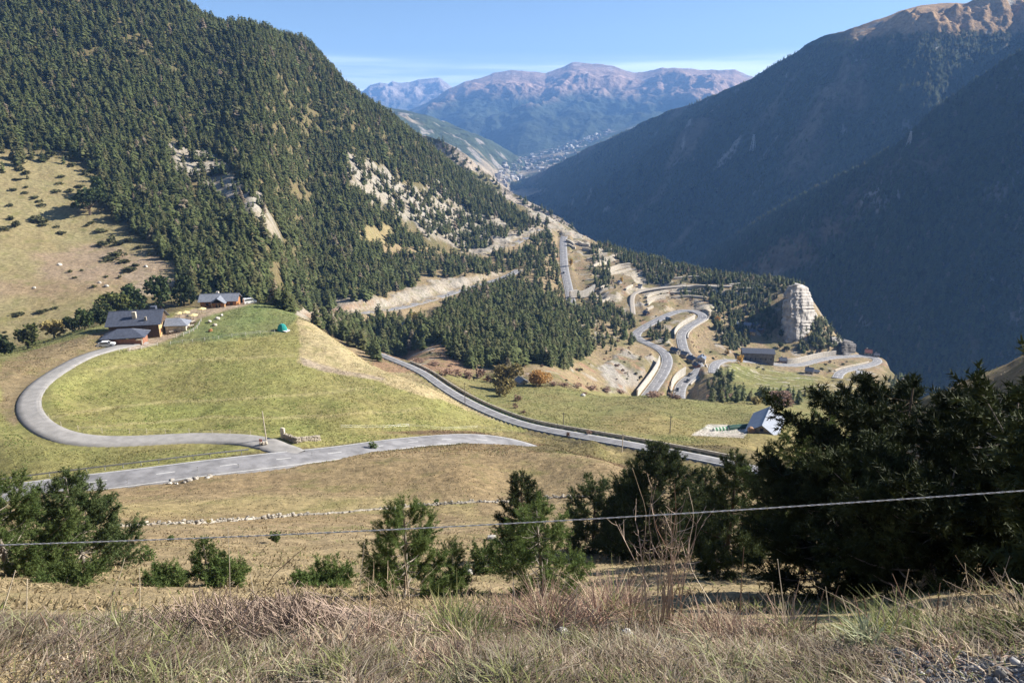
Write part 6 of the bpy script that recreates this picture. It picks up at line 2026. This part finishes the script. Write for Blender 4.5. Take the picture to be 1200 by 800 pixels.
STALK = mat('dead_stem', (.40, .31, .21), .85, .3, 8)
STALK_D = mat('dark_dead_stem', (.20, .12, .085), .85, .3, 8)
STALK_L = mat('pale_dead_stem', (.55, .47, .35), .85, .2, 8)
def stalk(pix, d, rad, m_, label, d_end=None, grp='dead stems'):
    n = len(pix); pts = []
    for i, (u, v) in enumerate(pix):
        pts.append(Vector(P3(u, v, d + ((d_end or d) - d) * i / (n - 1))))
    g = ground(pts[0].x, pts[0].y)
    pts.insert(0, Vector((pts[0].x, pts[0].y, min(g, pts[0].z) - .04)))
    A = catmull(np.array([list(p) for p in pts]), .05)
    rr = [rad * (1 - .55 * i / len(A)) * (1 + .15 * math.sin(i * 2.1)) for i in range(len(A))]
    o = MB().tube([tuple(a) for a in A], rr, 5).build('dry_stalk', m_)
    tag(o, label, 'stalk', grp); return o
ST = [([(976, 762), (972, 725), (967.5, 687)], STALK_L, 'straight pale stem left of the grey leafed tuft'), ([(1004, 757), (995, 725), (986, 697)], STALK_L, 'pale slanting stem leaning over the grey leafed tuft'), ([(1010, 742), (1004, 720), (1000, 697)], STALK, 'short stem rising from the grey leafed tuft'),
      ([(1037, 752), (1052, 725), (1065, 706)], STALK_L, 'stem leaning right beside the grey leafed tuft'), ([(993, 748), (979, 715), (978, 700), (983, 686)], STALK_D, 'forked dark stem in front of the giant dark pine'), ([(1110, 744), (1095, 720), (1088, 694)], STALK_D, 'dark curved stem before the deep shade on the right'),
      ([(1123, 747), (1124, 725), (1126, 704)], STALK, 'upright stem left of a leaning pair near the gravel'), ([(1162, 744), (1152, 722), (1142, 706)], STALK, 'stem of the leaning pair near the right edge'), ([(1160, 726), (1140, 716), (1129, 704)], STALK, 'stem crossing the leaning pair near the right edge'), ([(1200, 690), (1192, 683), (1185, 677)], STALK_L, 'short stem cut by the right edge of the picture'),
      ([(926, 778), (915, 745), (902, 717)], STALK_L, 'pale leaning stem left of the gravel patch'), ([(876, 776), (850, 732), (811, 668), (807, 640), (813, 605), (806, 570)], STALK_L, 'long bent pale stem crossing the dark grove'), ([(752, 745), (753, 690), (755, 640), (757, 600), (750, 575), (741, 548)], STALK, 'tall thin branching stem in front of the broad dark pine'),
      ([(789, 745), (788, 690), (786, 640), (792, 600), (790, 566)], STALK_D, 'tall reddish stem right beside the branching stem'), ([(801, 745), (796, 690), (788, 655), (770, 620), (765, 596)], STALK_D, 'reddish stem bending left over its neighbours'), ([(770, 738), (775, 700), (782, 678)], STALK_L, 'short pale stem low in the clump of tall weeds'), ([(738, 742), (742, 715), (750, 690)], STALK, 'thin stem at the left of the tall weed clump'),
      ([(806, 742), (812, 700), (805, 680)], STALK, 'kinked stem at the right of the tall weed clump'), ([(844, 760), (838, 725), (832, 700)], STALK, 'thin upright stem below the bent pale stem'), ([(898, 775), (890, 740), (884, 706)], STALK, 'thin stem standing between bent stem and gravel'), ([(101, 762), (121, 722), (138, 680), (146, 655)], STALK_L, 'long straw arching up from the matted grass on the left'),
      ([(270, 700), (269, 660), (267, 618)], STALK_L, 'thin vertical straw reaching up to the stone wall'), ([(300, 716), (297, 692), (293, 672)], STALK_L, 'short straw beside the dead bramble heap'), ([(311, 690), (335, 660), (359, 640)], STALK_D, 'dark twig pointing up right out of the bramble heap'), ([(30, 752), (31, 715), (32, 678)], STALK_L, 'upright thin straw near the left edge'),
      ([(0, 728), (9, 697), (18, 668)], STALK_L, 'leaning straw at the very left edge'), ([(221, 738), (236, 715), (250, 695)], STALK_L, 'thick pale broken stem left of the bramble heap'), ([(398, 778), (350, 754), (297, 732)], STALK_L, 'pale broken stick lying across the bramble heap'), ([(385, 782), (360, 752), (345, 735)], STALK, 'tan stick crossing the pale broken stick'),
      ([(164, 722), (164, 690), (163, 665)], STALK_L, 'short upright straw in the middle of the matted grass'), ([(188, 740), (187, 715), (188, 700)], STALK_L, 'stubby straw right of the middle of the matted grass'), ([(424, 745), (421, 700), (425, 655), (427, 635)], STALK_L, 'thin grey straw in front of the young pine'), ([(536, 738), (537, 715), (538, 690)], STALK_L, 'pale straw before the short dark pine'), ([(540, 720), (500, 680), (470, 676), (440, 690)], STALK_L, 'grey bare twig sticking out of the young pine')]
rr = random.Random(3)
for px, m_, lab in ST[:-1]:
    stalk(px, rr.uniform(2.75, 3.25), rr.uniform(.0018, .0034), m_, lab)
for k in range(46):
    u = rr.choice((rr.uniform(640, 905), rr.uniform(905, 1195), rr.uniform(0, 640)))
    v = rr.uniform(742, 778); hh = rr.uniform(45, 105) * (.7 if u < 640 else 1); ln_ = rr.gauss(0, 18)
    px = [(u, v), (u + ln_ * .35 + rr.gauss(0, 2), v - hh * .5), (u + ln_, v - hh)]
    stalk(px, rr.uniform(2.6, 3.2), rr.uniform(.0022, .004), rr.choice((STALK, STALK_D, STALK_L)), 'thin dead plant stem standing among the dry grass at the slope edge', None, 'thin stems in the grass')
def dead_shrub(u, v, d, top, spread, n, seed, label, m_):
    q = P3(u, v, d); b = Vector((q[0], q[1], ground(q[0], q[1]))); r_ = random.Random(seed)
    k = b.length / FPX; mb = MB(); tw = mb
    for i in range(n):
        h = top * k * r_.uniform(.45, 1.0); dx = r_.gauss(0, spread * k); dy = r_.gauss(0, spread * k * .6)
        x0, y0 = r_.gauss(0, .035), r_.gauss(0, .03)
        pts = [(x0, y0, -.04), (x0 + dx * .3 + r_.gauss(0, .012), y0 + dy * .3, h * .4), (x0 + dx * .75 + r_.gauss(0, .015), y0 + dy * .7, h * .75), (x0 + dx, y0 + dy, h)]
        mb.tube(pts, [.0030, .0024, .0016, .0009], 4, cap=False)
        for _ in range(5):
            f = r_.uniform(.4, 1); j = 2 if f > .7 else 1
            p0 = Vector(pts[j]).lerp(Vector(pts[j + 1]), r_.random()); L_ = r_.uniform(.03, .11)
            e = p0 + Vector((r_.gauss(0, .6), r_.gauss(0, .5), r_.uniform(.4, 1.1))).normalized() * L_
            tw.tube([p0, p0.lerp(e, .5) + Vector((0, 0, -.006)), e], [.0014, .0012, .0008], 3, cap=False)
    o = mb.build('dead_shrub', m_); o.location = b; tag(o, label, 'shrub')
dead_shrub(778, 752, 3.0, 165, 26, 26, 5, 'tall pale leafless shrub of thin upright twigs before the dark grove', mat('pale_twig', (.46, .36, .28), .85, .3, 8))
dead_shrub(470, 748, 3.05, 70, 30, 26, 6, 'low tangle of pinkish dead twigs below the young open pine', STALK)
dead_shrub(1150, 752, 2.9, 52, 24, 16, 7, 'sparse dead twigs standing above the gravel near the right edge', STALK)
# heap of dead bramble
rr = random.Random(12); mb = MB()
c0 = P3(318, 745, 2.95); zc = ground(c0[0], c0[1])
for i in range(1500):
    x = c0[0] + rr.gauss(0, .30) + .06 * math.sin(i); y = c0[1] + rr.gauss(0, .17); z = ground(x, y)
    a = rr.uniform(0, 6.28); L_ = rr.uniform(.06, .26); hh = rr.uniform(.01, .16) * math.exp(-((x - c0[0]) / .42) ** 2) * (.55 + .6 * abs(math.sin(7 * x + 3 * y)))
    dx, dy = math.cos(a) * L_, math.sin(a) * L_ * .6
    mb.tube([(x, y, z - .02 + hh * rr.uniform(0, .8)), (x + dx * .5, y + dy * .5, z + hh + rr.uniform(0, .08)), (x + dx, y + dy, z + hh * rr.uniform(.2, 1.1))], [.0022, .0019, .001], 3, cap=False)
tag(mb.build('bramble_heap', mat('bramble_stem', (.27, .205, .165), .9, .55, 9)), 'tangled heap of dead brown stems left of the young pine', 'brambles')
# a leafy grey green tuft and gravel
p = P3(1012, 755, 2.65); r = np.random.default_rng(2); n = 170
bx = p[0] + r.normal(size=n) * .035; by = p[1] + r.normal(size=n) * .035
tf = blades('leaf_tuft', bx, by, r.uniform(.06, .15, n), np.full(n, .008), 1.1, pick([(.28, .31, .19), (.36, .36, .24)], n, r), 'x', 3, 8)
del tf['kind']; tag(tf, 'grey green leafy tuft at the upper edge of the gravel', 'plant')
gvv = []; gff = []; bmg = bmesh.new(); bmesh.ops.create_icosphere(bmg, subdivisions=1, radius=1); bv = np.array([v.co[:] for v in bmg.verts]); bf = np.array([[v.index for v in f.verts] for f in bmg.faces]); bmg.free()
n = 30000; az = r.uniform(R(8), R(44), n); d = r.uniform(1.2, 2.9, n); x, y = d * np.sin(az), d * np.cos(az)
kp = samp(grav, x, y) + r.normal(size=n) * .12 > .55; x, y = x[kp], y[kp]; n = len(x)
s = r.uniform(.003, .008, n) * np.where(r.uniform(size=n) > .97, 2.2, 1)
sx_ = s[:, None] * r.uniform(.6, 1.3, (n, 3))
V = bv[None] * r.uniform(.75, 1.2, (n, 12, 1)) * sx_[:, None, :] + np.stack([x, y, samp(GZ, x, y) + s * .3], -1)[:, None, :]
F = (bf[None] + (np.arange(n) * 12)[:, None, None]).reshape(-1, 3)
go_ = mesh_obj('gravel', V.reshape(-1, 3), F, GRASSM)
add_color(go_, np.repeat(np.array([.36, .35, .34]) * r.uniform(.4, 1.45, (n, 1)), 12, axis=0))
tag(go_, 'loose grey gravel at the road edge in the lower right corner', 'gravel', kind='stuff')
for k, (u, v, r_, d_, lab) in enumerate([(661, 752, .045, 2.7, 'grey white stone half buried in the dry grass'), (734, 752, .036, 2.75, 'angular white stone in the dry grass below the weeds'), (231, 795, .018, 1.98, 'small white pebble at the bottom edge of the picture')]):
    q = P3(u, v, d_); tag(MB().rock((0, 0, r_ * .5), r_, 120 + k, 2, .8).build('stone', WHITER if k < 3 else ROCKM_), lab, 'stone').location = gx(q[0], q[1])
